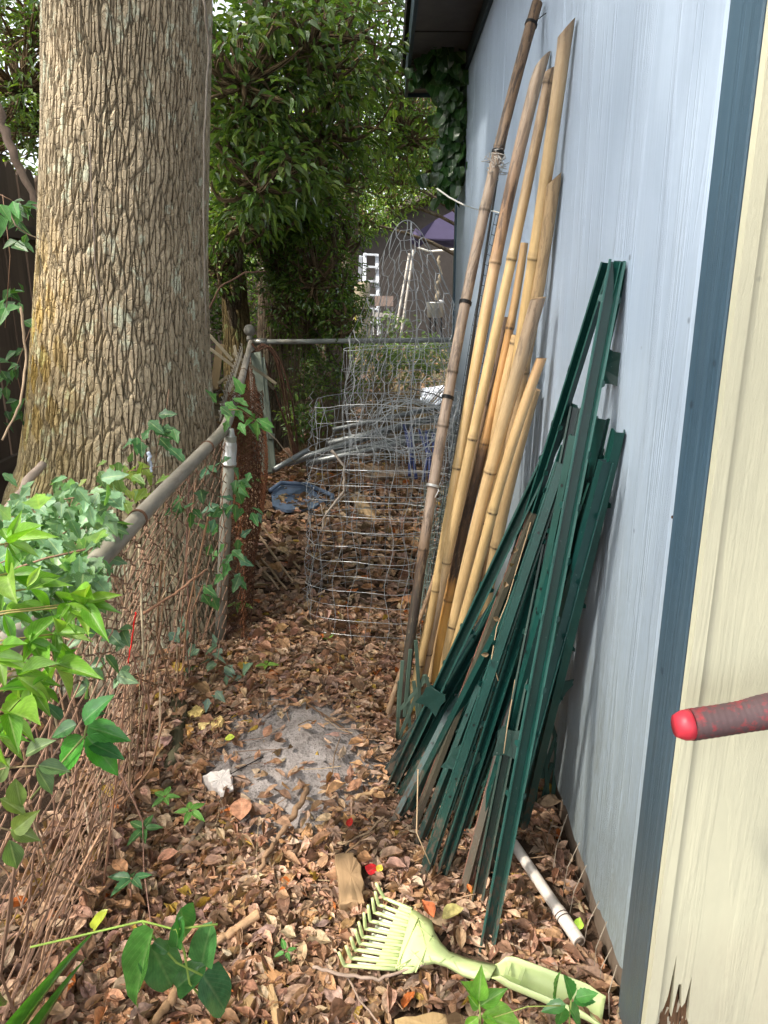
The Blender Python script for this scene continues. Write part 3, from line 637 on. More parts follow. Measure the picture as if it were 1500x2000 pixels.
def upost(label, top, bot, offt=.02, w_=.046, roll=0.0, plate=None, foot_up=.0, col_=(.0062, .046, .038), flip=1, dirty=0.0, group='green metal U posts in the heap', ydt=None, ydb=None, lugs=True):
    a = W(top[0], top[1], offt) if ydt is None else P(top[0], top[1], ydt); b = G(bot[0], bot[1], foot_up) if ydb is None else P(bot[0], bot[1], ydb)
    d = nrm(a - b); L = np.linalg.norm(a - b); view = nrm(np.array((0, 0, CAM_H)) - (a + b) / 2)
    q = nrm(np.cross(d, view)); n = np.cross(q, d); cr, sr = math.cos(roll), math.sin(roll); q, n = q * cr + n * sr, n * cr - q * sr; n = n * flip * (-1 if (int(top[0]) + int(bot[0])) % 3 == 0 else 1)
    t = thing('fence_post', label, 'fence post', b, group)
    w = w_; dp = .022; th = .0024
    pr = np.array([(-.5 * w, 0), (-.36 * w, 0), (-.27 * w, dp), (.27 * w, dp), (.36 * w, 0), (.5 * w, 0)])
    nv = []
    for k in range(len(pr)):
        e0 = pr[k] - pr[max(k - 1, 0)]; e1 = pr[min(k + 1, len(pr) - 1)] - pr[k]; e = nrm(e0) if k == len(pr) - 1 else (nrm(e1) if k == 0 else nrm(nrm(e0) + nrm(e1))); nv.append((-e[1], e[0]))
    nv = np.array(nv); ring = np.concatenate([pr + nv * th / 2, (pr - nv * th / 2)[::-1]])
    mb = MB(); m = 12; ls = np.linspace(0, L, m); V = []; Pv = []
    bend = rng.normal(0, .004)
    for l in ls:
        c = b + d * l + n * bend * math.sin(math.pi * l / L); V.append(c + ring[:, 0:1] * q + ring[:, 1:2] * n); Pv.append(np.stack([ring[:, 0], ring[:, 1], np.full(len(ring), l)], 1))
    V = np.concatenate(V); k = len(ring); i, j = np.meshgrid(np.arange(m - 1), np.arange(k), indexing='ij'); i = i.ravel(); j = j.ravel(); j2 = (j + 1) % k
    cc = np.array(col_) * rng.uniform(.8, 1.2) * (1 - dirty) + np.array((.085, .07, .048)) * dirty
    ed = np.ones((k, 3)); ed[[0, 5, 6, 11]] = (4.5, 2.2, 2.2); ce = np.tile(cc * ed, (m, 1))      # paint worn off along the lips
    mb.add(V, np.stack([i * k + j, i * k + j2, (i + 1) * k + j2, (i + 1) * k + j], 1), ce, np.concatenate(Pv)); mb.f.setdefault(k, []).append(np.array([list(range(k))[::-1]])); mb.f[k].append(np.array([[(m - 1) * k + x for x in range(k)]]))
    # punched dimples (dark holes) with bright rims along the web
    l = .06
    while l < L - .02:
        c = b + d * l + n * (dp + th * .5 + .0006)
        ang = np.linspace(0, 2 * math.pi, 8, endpoint=False)
        hv = c + .0030 * np.cos(ang)[:, None] * q + .0042 * np.sin(ang)[:, None] * d
        if rng.random() < .22: mb.add(hv, [tuple(range(8))], (.004, .006, .006), np.tile((0, 0, 1.), (8, 1)))
        l += .055
    if lugs:
        l = .35 + rng.uniform(0, .1)
        while l < L - .05:
            for sx in (-1, 1):
                if rng.random() < .7:
                    c = b + d * l + q * sx * (.5 * w)
                    v = np.array([c - d * .009, c + d * .009, c + d * .006 + q * sx * .006 + n * .007, c - d * .004 + q * sx * .007 + n * .008]); v2 = v - q * sx * .002 - n * .001
                    mb.add(np.concatenate([v, v2]), [(0, 1, 2, 3), (7, 6, 5, 4), (0, 4, 5, 1), (1, 5, 6, 2), (2, 6, 7, 3), (3, 7, 4, 0)], cc, np.tile((0, 0, l), (8, 1)))
            l += rng.uniform(.11, .22)
    mb.build('channel', M['green'], t)
    if plate is not None:
        l0, pw, phh, sk = plate; mb = MB()
        out = [(-.46, -.28), (-.5, -.5), (-.22, -.40), (0, -.37), (.22, -.40), (.5, -.5), (.46, -.28), (.42, 0), (.46, .30), (.36, .40), (.34, .5), (.14, .42), (-.14, .42), (-.34, .5), (-.36, .40), (-.46, .30), (-.42, 0)]
        pw *= .66; phh *= .72; sk += rng.uniform(-.02, .02); l0 = l0 * rng.uniform(.8, 1.25); c = b + d * l0; V = [c + q * (x * pw + sk * y) + d * y * phh - n * (.003 + .012 * x * x) for x, y in out]; V2 = [x - n * .003 for x in V]; kk = len(out)
        mb.add(np.array(V + V2), [tuple(range(kk)), tuple(range(kk, 2 * kk))[::-1]] + [(i_, (i_ + 1) % kk, kk + (i_ + 1) % kk, kk + i_)[::-1] for i_ in range(kk)], cc * .9, np.array([(x, y, l0) for x, y in out * 2]))
        mb.build('anchor_plate', M['green'], t)
    return t
upost('long green post at the left edge of the heap, its slim blackened edge facing out', (1183, 514), (905, 1400), .03, .030, .75, None, .22, ydb=2.1)
upost('tallest broad green post in the heap, its foot standing furthest forward', (1206, 508), (948, 1868), .03, .038, -.15, None)
upost('green post just right of the tallest one, turned edge-on against the wall', (1220, 512), (985, 1600), .012, .030, -.9, None)
upost('green post with a white-holed top crossing low to the left over the bamboo feet', (1118, 790), (757, 1552), .06, .034, .25, (.36, .12, .12, .02))
upost('shortest-topped green post standing furthest right against the wall', (1208, 838), (1020, 1618), .02, .034, -.25, (.60, .115, .13, .03))
upost('green post with a dented plate, second from the right below the wall shadow', (1178, 815), (990, 1650), .03, .034, .1, (1.35, .115, .13, 0))
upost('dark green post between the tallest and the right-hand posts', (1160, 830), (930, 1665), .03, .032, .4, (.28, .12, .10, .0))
upost('green post whose dirty foot lies among the leaves left of the rusty one', (1098, 905), (826, 1716), .10, .034, .05, (.40, .13, .12, 0))
upost('green post in the middle of the heap with a worn grey-green face', (1125, 795), (927, 1785), .06, .031, .0, (.52, .11, .12, .01), dirty=.1)
upost('short green post at the left foot of the heap, second from the left', (1012, 1120), (768, 1612), .12, .028, .3, (.40, .12, .12, 0))
upost('short post caked with pale dried mud at the left foot of the heap', (1040, 1000), (803, 1625), .14, .023, -.3, None, dirty=.85)
upost('green post with a black-stained foot, fourth from the left in the heap', (1050, 1060), (818, 1655), .12, .028, .5, (.38, .12, .10, 0))
upost('green post leaning close beside the dirty-footed one', (1100, 960), (856, 1732), .09, .030, -.5, None)
upost('rusty brown post without much paint left near the tallest post', (1062, 1150), (905, 1748), .11, .031, .15, (.42, .13, .10, .02), dirty=.75, col_=(.05, .05, .035))
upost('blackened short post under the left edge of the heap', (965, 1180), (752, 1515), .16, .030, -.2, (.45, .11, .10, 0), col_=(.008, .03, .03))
upost('green post with a slim bright edge in the deep middle of the heap', (1085, 930), (880, 1640), .05, .027, .9, None)
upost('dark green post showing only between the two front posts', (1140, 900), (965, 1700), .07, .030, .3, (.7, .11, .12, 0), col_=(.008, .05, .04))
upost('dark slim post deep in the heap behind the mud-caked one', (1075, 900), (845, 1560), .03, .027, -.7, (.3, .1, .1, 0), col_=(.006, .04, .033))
for k, (tp, bt, of, rl, lb) in enumerate([((1092, 1010), (790, 1600), .09, .6, 'thin green post lying just over the left front posts'), ((1130, 960), (868, 1700), .06, -.4, 'thin post between the dirty-footed post and the tallest one'), ((1066, 980), (778, 1560), .07, -.8, 'edge-on thin post in the left half of the heap'),
        ((1150, 880), (915, 1725), .05, .8, 'edge-on thin post left of the tallest post foot'), ((1175, 930), (1002, 1560), .04, .5, 'thin post behind the right-hand post'), ((1040, 1050), (790, 1520), .10, .2, 'short thin post under the left crossing post'),
        ((1120, 1000), (885, 1600), .03, -.2, 'thin dark post in the shadowed middle of the heap'), ((1190, 900), (975, 1700), .05, .9, 'edge-on thin post right of the tallest post foot'), ((1010, 1190), (772, 1560), .13, .7, 'shortest thin post at the lower left of the heap'), ((1100, 870), (835, 1600), .04, 1.1, 'slim upright-edged post in the left middle of the heap'),
        ((1085, 960), (812, 1590), .08, .3, 'thin post just right of the mud-caked one'), ((1140, 940), (900, 1640), .07, .1, 'thin post crossing the middle of the heap above the rusty one'), ((1165, 870), (1012, 1590), .03, -.6, 'thin post at the right edge of the heap foot'), ((1020, 1110), (762, 1545), .15, -.5, 'small post end poking out at the far left of the heap'), ((1125, 850), (950, 1700), .08, .4, 'thin post close behind the tallest one')]):
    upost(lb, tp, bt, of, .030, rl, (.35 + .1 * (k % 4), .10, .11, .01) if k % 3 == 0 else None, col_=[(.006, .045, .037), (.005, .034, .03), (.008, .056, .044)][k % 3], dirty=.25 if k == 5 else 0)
# ---------------------------------------------------------------- folded green trellis
def slats(name, label, px, Y, c, mat, cat, wd=.013):
    t = thing(name, label, cat, P(*px[0][0], Y)); 
    for a, b in px:
        mb = MB(); pa = P(*a, Y + rng.uniform(-.01, .01)); pb = P(*b, Y + rng.uniform(-.01, .01)); mb.bar(pa, pb, wd, .006, (.2, -1, .3), np.array(c) * rng.uniform(.8, 1.2), .001); mb.build('slat', mat, t)
M['trellis'] = col_mat('faded green trellis paint', .6, 0, 20, .25, (1, 1, .3), .2, .002, False, .3)
slats('folding_trellis', 'folded faded green trellis standing at the feet of the bamboo poles', [((812, 1250), (822, 1400)), ((822, 1400), (778, 1455)), ((776, 1450), (830, 1318)), ((830, 1318), (848, 1368)), ((802, 1268), (790, 1400)), ((780, 1330), (776, 1460)), ((796, 1308), (800, 1420)), ((782, 1385), (836, 1322)), ((786, 1290), (778, 1400)), ((808, 1330), (820, 1430))], 2.38, (.085, .13, .095), M['trellis'], 'trellis')
slats('folding_trellis', 'second folded dark green trellis behind the right side of the green posts', [((1065, 1370), (1085, 1440)), ((1085, 1440), (1058, 1520)), ((1060, 1400), (1070, 1560)), ((1088, 1450), (1080, 1560)), ((1050, 1500), (1040, 1620)), ((1078, 1490), (1050, 1600)), ((1055, 1380), (1035, 1500))], 2.05, (.03, .065, .05), M['trellis'], 'trellis')

# ---------------------------------------------------------------- chain link fence
def tubeset(mb, lines, r, n, c):
    for q in lines: mb.tube(q, r, n, c, False)
RAIL = [P(40, 1185, 1.0), P(180, 1108, 1.36), P(310, 970, 1.95), P(440, 838, 2.87), P(470, 748, 4.2), P(490, 668, 6.14)]
RAIL[0] = np.array((-.55, .45, 1.115)); RAIL = np.array(RAIL)
def rail_at(Y): return np.array([np.interp(Y, RAIL[:, 1], RAIL[:, k]) for k in range(3)])
def chain_fence():
    t = thing('chain_link_fence', 'old rusty chain link fence with a grey pipe rail running past the oak', 'fence', (-.65, 2.9, .15))
    ys = np.linspace(.45, 6.12, 60); pts = np.array([rail_at(y) for y in ys]); 
    ker = np.array([1, 2, 3, 2, 1]) / 9; pts[2:-2, 0] = np.convolve(pts[:, 0], ker, 'valid'); pts[2:-2, 2] = np.convolve(pts[:, 2], ker, 'valid')
    mb = MB(); mb.tube(pts, .0205, 16, (.27, .24, .195)); rail = mb.build('top_rail', M['oldgalv'], t, True)
    mb = MB()
    for y in (1.72, 3.9, 4.6, 2.55): 
        c = rail_at(y); ang = np.linspace(0, 6.28 * 1.6, 24); mb.tube(np.stack([c[0] + .0225 * np.cos(ang), np.full(24, y) + np.linspace(-.006, .006, 24), c[2] + .0225 * np.sin(ang)], 1), .0018, 5, (.15, .08, .05), False)
    mb.build('tie_wire', M['rust'], t)
    # line post by the oak
    base = G(425, 1262); topp = rail_at(2.87) + np.array((.016, .01, -.03))
    mb = MB(); mb.tube([base - (0, 0, .1), base * .3 + topp * .7, topp], [.024] * 3, 18, (.30, .29, .24)); mb.build('line_post', M['oldgalv'], t, True)
    mb = MB(); u = nrm(topp - base); a = topp - u * .12
    mb.tube([a, a + u * .001, a + u * .012, a + u * .013, a + u * .085, a + u * .092, a + u * .12, a + u * .15], [.0235, .031, .031, .0285, .0285, .026, .018, .012], 20, (.5, .49, .46)); mb.build('post_cap', M['galv'], t, True)
    # corner post with ball cap
    cpn = rail_at(6.14); x0, y0 = cpn[0] - .0, 6.16; zg = float(gz(x0, y0))
    mb = MB(); mb.tube([(x0, y0, zg - .1), (x0, y0, cpn[2] + .02)], .030, 16, (.28, .27, .23)); mb.build('corner_post', M['oldgalv'], t, True)
    mb = MB(); c = np.array(P(487, 645, 6.14)); th = np.linspace(0, math.pi, 14); mb.tube([(c[0], c[1], c[2] - .045 * math.cos(q)) for q in th], [max(.001, .045 * math.sin(q)) for q in th], 18, (.30, .28, .24)); mb.tube([(c[0], c[1], c[2] - .085), (c[0], c[1], c[2] - .035)], [.030, .020], 14, (.3, .28, .24)); mb.build('ball_cap', M['oldgalv'], t, True)
    # rail across to the shed
    e = P(880, 664, 6.14); s0 = np.array((x0, 6.14, cpn[2] - .0)); mb = MB(); mb.tube([s0, s0 + (e - s0) * .1, e], .0195, 12, (.30, .31, .28)); mb.build('cross_rail', M['oldgalv'], t, True)
    mb = MB(); mb.tube([s0 + (e - s0) * .01, s0 + (e - s0) * .08], .027, 12, (.38, .37, .33)); mb.build('rail_end_cup', M['galv'], t, True)
    # fabric: vertical zigzag wires on a surface between rail and ground line
    def fabric(Y0, Y1, botf, bulge, name, c, r=.0017, cell=.060, zext=0.0, xoff=0.0, dens=1.0):
        mb = MB(); k = int((Y1 - Y0) / cell * dens); H = 1.05
        for i in range(k + 1):
            s = i / k; Yc = Y0 + (Y1 - Y0) * s; tp = rail_at(Yc) + np.array((xoff, 0, zext - .012)); bt = np.array(botf(Yc)); nst = int(np.linalg.norm(tp - bt) / (cell * .52)); pts = []
            for j in range(nst + 1):
                for (fr, am) in ((0.0, 1), (.5, -1)) if False else ((0, 1 if (i + j) % 2 else -1),):
                    q = (j + fr) / nst; q = min(q, 1); sag = bulge(Yc, q)
                    yy = (.5 * (Y1 - Y0) / k + .0022) * am; yy += .0035 * math.sin(i * 3.1 + j * 1.7)
                    b0 = tp * (1 - q) + bt * q + np.array(sag) + np.array((.002 * (1 if j % 2 else -1), 0, 0))
                    pts.append(b0 + np.array((0, yy * .72, .006))); pts.append(b0 + np.array((0, yy, .0))); pts.append(b0 + np.array((0, yy * .72, -.006)))
            mb.tube(pts, r, 4, np.array(c) * rng.uniform(.7, 1.25), False)
        mb.build(name, M['rust'], t)
    def b1(Y): 
        x = np.interp(Y, [.4, .9, 1.45, 2.14, 2.6, 2.9], [-.66, -.74, -.80, -.80, -.74, -.67]); return (x, Y, float(gz(x, Y)) + .02)
    fabric(.45, 2.86, b1, lambda Y, q: (.035 * math.sin(3.1 * q) * math.sin(Y * 5) - .03 * math.sin(3.1 * q), 0, .01 * math.sin(Y * 9)), 'chain_link_mesh', (.27, .165, .11), .0021)
    def b2(Y): 
        x = np.interp(Y, [2.9, 4.2, 6.2], [-.60, -.76, -1.05]); return (x, Y, float(gz(x, Y)) + .02)
    fabric(2.9, 6.1, b2, lambda Y, q: (.10 * math.sin(3.1 * q) * math.sin((Y - 2.9) / 3.2 * 3.14) , 0, 0), 'chain_link_mesh', (.17, .065, .03), .0018, .055)
    # twisted selvage standing above the far rail
    mb = MB()
    for y in 3.2 * 1.032 ** np.arange(18):
        c = rail_at(y) + np.array((-.045, 0, .0)); h = .07 * min(1, (y - 3.1) * 2) 
        mb.tube([c + np.array((0, -.012, -.03)), c + np.array((.006, .0, h * .5)), c + np.array((-.006, .004, h)), c + np.array((.004, .014, h * .9))], .0024, 4, (.50, .46, .38), False)
        mb.tube([c + np.array((.01, .012, -.03)), c + np.array((-.004, .0, h * .45)), c + np.array((.008, -.006, h * .95))], .0024, 4, (.34, .30, .24), False)
    tag(mb.build('selvage', M['wire'], t), None, None, None, 'stuff')
    # mesh beyond the cross rail
    mb = MB(); x = x0 + .05
    while x < .5:
        for sg in (1, -1):
            z0 = float(gz(x, 6.14)) + .02; q = []; z = z0; xx = x
            while z < 1.22: q.append((xx + (.0275 * sg if len(q) % 2 else -.0275 * sg), 6.145 + .002 * sg, z)); z += .03
            mb.tube(q, .0012, 3, (.07, .06, .05), False)
        x += .055
    mb.build('cross_mesh', M['rust'], t)
chain_fence()

mb = MB(); pb_ = P(455, 1275, 3.05); pt_ = P(480, 765, 3.45); zb_ = float(gz(pb_[0], 3.1))
for lay, rad in enumerate((.078, .062, .045)):
    nw = 17 - 3 * lay
    for i in range(nw):
        q = []; m_ = 70
        for j in range(m_ + 1):
            f_ = j / m_; a_ = 2 * math.pi * (i + .45 * (1 if (i + j) % 2 else -1)) / nw + .25 * math.sin(f_ * 4 + lay); c_ = np.array((pb_[0], pb_[1], zb_)) * (1 - f_) + pt_ * f_; rr_ = rad * (1 + .15 * math.sin(f_ * 3.1) + .06 * math.sin(a_ * 2 + f_ * 9))
            q.append(c_ + np.array((rr_ * math.cos(a_), rr_ * math.sin(a_), 0)) + rng.normal(0, .0015, 3))
        mb.tube(q, .0021, 4, np.array((.15, .072, .042)) * rng.uniform(.6, 1.3), False)
tag(mb.build('wire_roll', M['rust']), 'rolled-up rusty red chain link mesh standing on end right of the line post', 'mesh roll')
# ---------------------------------------------------------------- wire cages
def cage(label, cx, cy, zb, h, r0, r1, nv, nh, c, tilt=(0, 0), rw=.0011, wob=.006, arc=(0, 6.283), zig=None, jag=.02):
    mb = MB(); a0, a1 = arc
    def pt(a, z): 
        q = z / h; r = r0 + (r1 - r0) * q; r = r * (1 + .05 * math.sin(a * 2 + z * 2) + .03 * math.sin(a * 5 + z * 6)); 
        return (cx + tilt[0] * z + r * math.cos(a) + wob * math.sin(a * 9 + z * 17), cy + tilt[1] * z + r * math.sin(a), zb + z + wob * math.sin(a * 3 + 1) + .015 * math.sin(a + z * 2))
    full = a1 - a0 > 6.2
    for k in range(nv):
        a = a0 + (a1 - a0) * k / (nv if full else nv - 1)
        if zig is None: mb.tube([pt(a + .01 * math.sin(q * 20), q * (h + rng.uniform(-jag, jag) * 0)) for q in np.linspace(0, 1, 22)], rw, 4, np.array(c) * rng.uniform(.7, 1.3), False)
        else:
            q = []; da = (a1 - a0) / nv / 2; m = int(h / zig)
            for j in range(m + 1):
                ph = (j + (0 if k % 2 else 1)) % 4; off = (-1, -1, 1, 1)[ph]; q.append(pt(a + da * off * .9, j * h / m))
            mb.tube(q, rw, 4, np.array(c) * rng.uniform(.7, 1.3), False)
    for j in range(nh):
        z = h * j / (nh - 1) if nh > 1 else h; mb.tube([pt(a, z) for a in np.linspace(a0, a1, 40)], rw * (1.5 if j in (0, nh - 1) else 1.1), 4, np.array(c) * rng.uniform(.7, 1.3), False)
    return mb
WG = (.36, .37, .37)
cy = 3.45; b = P(735, 1270, 3.3)
mb = cage('', b[0], 3.32, float(gz(b[0], 3.3)), 1.06, .335, .315, 26, 17, WG, (.05, .02), .0011, .014)
# frayed edge of the roll
for k in range(26):
    z = .06 + k * .04; a = math.pi * 1.02; p0 = np.array((b[0] - .335 + .05 * z, 3.32, float(gz(b[0], 3.3)) + z)); mb.tube([p0, p0 + np.array((-.012 + rng.normal(0, .01), -.01, .02)), p0 + np.array((.006, -.012, .04))], .0013, 4, WG, False)
tag(mb.build('wire_cage', M['wire']), 'wide open cylinder of grey welded wire standing on the leaves in mid path', 'wire cage', None)
b2_ = P(778, 880, 4.3)
mb = cage('', b2_[0], 4.3, .32, 1.02, .31, .30, 24, 10, WG, (.0, .0), .0012, .006)
bb = np.array((b2_[0], 4.3, 0))
# tall hexagonal netting standing in it, its top edge arching down to the left
def hexnet():
    m2 = MB()
    def top(a): return 1.30 + .62 * math.exp(-((a - 1.3) / .9) ** 2)
    n = 15
    for k in range(n):
        a = -.4 + 3.9 * k / (n - 1); x0_ = bb[0] + .27 * math.cos(math.pi - a * .9); yy = 4.3 - .22 * math.sin(a * .85)
        zt_ = .75 + top(a) * .62 + .2 * math.exp(-((k - 7.5) / 2.6) ** 2); q = []
        j = 0; z = .45
        while z < zt_ + .42:
            off = ((-1, -1, 1, 1)[(j + 2 * (k % 2)) % 4]) * .013; q.append((x0_ + off, yy, z)); z += .034 if j % 2 else .058; j += 1
        m2.tube(q, .0014, 4, np.array(WG) * rng.uniform(.8, 1.3), False)
    return m2
mb2 = MB()
def npt(u, v):
    """u across 0..1, v up 0..1: a bent sheet, arched top like the photo"""
    px = 678 + 210 * u; topy = 700 - 270 * math.exp(-((u - .58) / .42) ** 2); py = 905 * (1 - v) + topy * v
    Y = 4.15 - .24 * math.sin(u * 3.14) + .05 * math.sin(v * 5); return P(px + 6 * math.sin(v * 9 + u * 4), py, Y)
nc = 15
for k in range(nc):
    u = k / (nc - 1); top_h = (905 - (700 - 270 * math.exp(-((u - .58) / .42) ** 2))); n_ = max(6, int(top_h / 17)); q = []
    for j in range(n_ + 1): q.append(npt(min(max(u + ((-1, -1, 1, 1)[(j + 2 * (k % 2)) % 4]) * .017, 0), 1), j / n_))
    mb2.tube(q, .0023, 4, np.array(WG) * rng.uniform(1.1, 1.7), False)
for k in range(1, 24):
    v = k / 24; mb2.tube([npt(u, min(1, max(0, v + .10 * (u - .5) + .008 * math.sin(u * 40)))) for u in np.linspace(0, 1, 20)], .0018, 4, WG, False)
mb2.tube([npt(u, 1) for u in np.linspace(0, 1, 40)], .0022, 4, (.4, .41, .4), False); mb2.tube([npt(.62, v) for v in np.linspace(0, 1, 20)], .003, 5, (.4, .42, .43), False)
mb2.tube([npt(0, v) for v in np.linspace(0, 1, 20)], .0025, 5, (.4, .42, .43), False); mb2.tube([npt(.97, v) for v in np.linspace(0, 1, 20)], .002, 5, (.4, .42, .43), False)
tag(mb2.build('wire_netting', M['wire']), 'tall bent sheet of galvanised hexagonal netting with an arched top edge', 'wire netting')
tag(mb.build('wire_cage', M['wire']), 'second, narrower-mesh wire cylinder under the tall netting, half hidden', 'wire cage')
mb = MB()
for k in range(7):
    c = P(800, 832, 4.0); ang = np.linspace(0, 6.3, 40); r = .165 + .009 * k + rng.normal(0, .004); mb.tube(np.stack([c[0] + r * np.cos(ang) + .02 * np.sin(ang * 2 + k * 2), c[1] + .05 * np.sin(ang + k) + .02 * k, c[2] + r * .72 * np.sin(ang) - .005 * k + .02 * np.cos(ang * 3 + k)], 1), .0024, 4, (.42, .44, .44), False)
tag(mb.build('wire_coil', M['wire']), 'loose round coil of silvery wire hanging against the netting', 'coil of wire')
mb = MB()
for k in range(34):   # crumpled bird netting at the right foot of the cage
    s = P(rng.uniform(830, 880), rng.uniform(930, 1000), 3.2 + rng.uniform(-.1, .2)); e = P(rng.uniform(800, 850), rng.uniform(1150, 1290), 3.0 + rng.uniform(-.15, .15)); m_ = (s + e) / 2 + rng.normal(0, .05, 3)
    q = np.linspace(0, 1, 10)[:, None]; mb.tube((1 - q) ** 2 * s + 2 * q * (1 - q) * m_ + q * q * e, .0012, 4, (.10, .13, .11), False)
for k in range(40):
    s = P(rng.uniform(800, 850), rng.uniform(950, 1250), 3.1 + rng.uniform(-.1, .1)); e = s + np.array((rng.uniform(.05, .14), rng.uniform(-.05, .05), rng.uniform(-.04, .06))); mb.tube([s, (s + e) / 2 + rng.normal(0, .01, 3), e], .0011, 4, (.10, .13, .11), False)
tag(mb.build('garden_netting', M['plastic']), 'crumpled dark netting bunched at the foot of the grey pole', 'garden netting')
# ---------------------------------------------------------------- hand rake head
RK = (.52, .60, .27)
def poly_plate(mb, pts, th, c, nrm_=(0, 0, 1)):
    n = len(pts); V = np.concatenate([pts, np.array(pts) - np.array(nrm_) * th])
    mb.add(V, [tuple(range(n)), tuple(range(n, 2 * n))[::-1]] + [(i, n + i, n + (i + 1) % n, (i + 1) % n) for i in range(n)], c)
def rake():
    zk = lambda x, y: np.array(G(x, y, .045))
    Z = lambda a, b: (550 + a / 2.143, 1500 + b / 2.143)
    t = thing('rake_head', 'pale green plastic rake head lying in the dry leaves with its tines to the left', 'rake', G(880, 1900))
    hi = lambda a, b, up=.05: np.array(G(*Z(a, b), up + .022))
    # fan plate as a strip grid between upper and lower outline
    upper = [(545, 590), (600, 622), (628, 640), (640, 690), (665, 730), (700, 768), (760, 792), (830, 812), (900, 825)]
    lower = [(478, 842), (510, 862), (545, 858), (590, 826), (640, 818), (690, 832), (760, 872), (800, 884), (868, 888)]
    mb = MB(); n = len(upper); V = []; m = 7
    for i in range(n):
        for j in range(m):
            s = j / (m - 1); a = upper[i][0] * (1 - s) + lower[i][0] * s; b = upper[i][1] * (1 - s) + lower[i][1] * s
            V.append(hi(a, b, .052 + .012 * math.sin(math.pi * s) - (.0 if 0 < j < m - 1 else .004)))
    i, j = np.meshgrid(np.arange(n - 1), np.arange(m - 1), indexing='ij'); i = i.ravel(); j = j.ravel()
    mb.add(np.array(V), np.stack([i * m + j, (i + 1) * m + j, (i + 1) * m + j + 1, i * m + j + 1], 1), RK); fan = mb.build('fan', M['plastic'], t, True, solid=.003)
    # tines: from the fan's front edge out and curled up at the tip
    elbows = [(425, 545), (412, 562), (396, 588), (372, 640), (352, 668), (330, 700), (318, 728), (300, 760), (288, 795), (262, 826)]
    elbows = [(430, 545), (405, 572), (388, 604), (370, 640), (350, 672), (338, 706), (326, 734), (306, 760), (290, 796), (262, 826)]
    tips = [(395, 482), (392, 518), (380, 545), (362, 575), (345, 606), (323, 645), (308, 676), (290, 710), (270, 745), (240, 772)]
    for k, (e, tp) in enumerate(zip(elbows, tips)):
        s = k / 9; ra = 545 * (1 - s) + 478 * s; rb = 592 * (1 - s) + 842 * s
        root = hi(ra, rb, .052); el = hi(*e, .050); Yt = el[1] - .004; tip = P(*Z(*tp), Yt); tip[1] = Yt
        mb = MB(); d1 = el + (root - el) * .10; d2 = el + (tip - el) * .2
        q = [root, (root + el) / 2, d1, el, d2, el + (tip - el) * .75, tip]
        mb.tube(q, [.0052, .0048, .0046, .0046, .0046, .0044, .0036], 8, RK); mb.build('tine', M['plastic'], t, True)
        if k < 9:   # web between tines close to the fan
            ra2 = ra - 7; rb2 = rb + 27; web = MB(); e2 = elbows[k + 1]; q = .42
            A = hi(ra, rb, .052); B = hi(ra2, rb2, .052); C_ = hi(ra2 + (e2[0] - ra2) * q, rb2 + (e2[1] - rb2) * q, .050); D = hi(ra + (e[0] - ra) * q, rb + (e[1] - rb) * q, .050)
            poly_plate(web, [A, B, C_, D], .002, RK); web.build('web', M['plastic'], t)
            # pale moulded tongues
            mb = MB(); a_ = C_ * .5 + D * .5; b_ = hi((ra + ra2) / 2 + ((e[0] + e2[0]) / 2 - (ra + ra2) / 2) * .80, (rb + rb2) / 2 + ((e[1] + e2[1]) / 2 - (rb + rb2) / 2) * .80, .040)
            if k > 0: poly_plate(mb, [a_ + (D - C_) * .2 - (0, 0, .006), a_ - (D - C_) * .2 - (0, 0, .006), b_ - (D - C_) * .12, b_ + (D - C_) * .12], .003, (.72, .74, .62)); mb.build('tongue', M['plastic'], t)
    mb = MB()
    for a, b in [((573, 628), (478, 838)), ((540, 706), (608, 700)), ((520, 742), (596, 822)), ((570, 630), (625, 812)), ((520, 790), (600, 758)), ((560, 650), (640, 720)), ((632, 700), (560, 856)), ((690, 800), (720, 790)), ((705, 792), (745, 846)), ((660, 815), (700, 790)), ((760, 850), (850, 840)), ((478, 838), (545, 800))]:
        mb.tube([hi(*a, .060), hi((a[0] + b[0]) / 2, (a[1] + b[1]) / 2, .0655), hi(*b, .060)], .0016, 6, (.42, .50, .20))
    for k in range(9): s = (k + .5) / 9; mb.tube([hi(545 - 67 * s, 592 + 250 * s, .056), hi(600 - 50 * s, 640 + 200 * s, .060)], .0012, 6, (.42, .50, .20))
    mb.build('ribs', M['plastic'], t, True)
    # socket: trough with raised sides running to the lower right
    mb = MB(); up_ = [(868, 838), (905, 806), (965, 826), (1340, 985), (1352, 1010)]; 
    A = hi(880, 850, .05); Bp = hi(1345, 1035, .03); d = nrm(Bp - A); L = np.linalg.norm(Bp - A); q = nrm(np.cross(d, (0, 0, 1))); up = np.cross(q, d)
    prof = [(-.034, .030), (-.033, .012), (-.022, -.004), (-.008, -.009), (.008, -.009), (.022, -.004), (.033, .012), (.034, .030)]
    V = []; ls = np.linspace(0, L, 22)
    for l in ls:
        k = .55 + .45 * sm(l / .05); kk = 1 + .10 * l / L; hgt = float(sm(l / .03)) * (1 - .5 * float(sm((l - L + .05) / .05)))
        for a, b in prof: V.append(A + d * l + q * (-a) * k * kk + up * (b * (hgt if b > 0 else 1)))
    m = 8; n = len(ls); i, j = np.meshgrid(np.arange(n - 1), np.arange(m - 1), indexing='ij'); i = i.ravel(); j = j.ravel()
    mb.add(np.array(V), np.stack([i * m + j, i * m + j + 1, (i + 1) * m + j + 1, (i + 1) * m + j], 1), RK); mb.build('socket', M['plastic'], t, True, solid=.0028)
    mb = MB(); 
    for l in (.035, .068): mb.bar(A + d * l - q * .026 + up * .018, A + d * l + q * .026 + up * .018, .010, .003, up, RK)
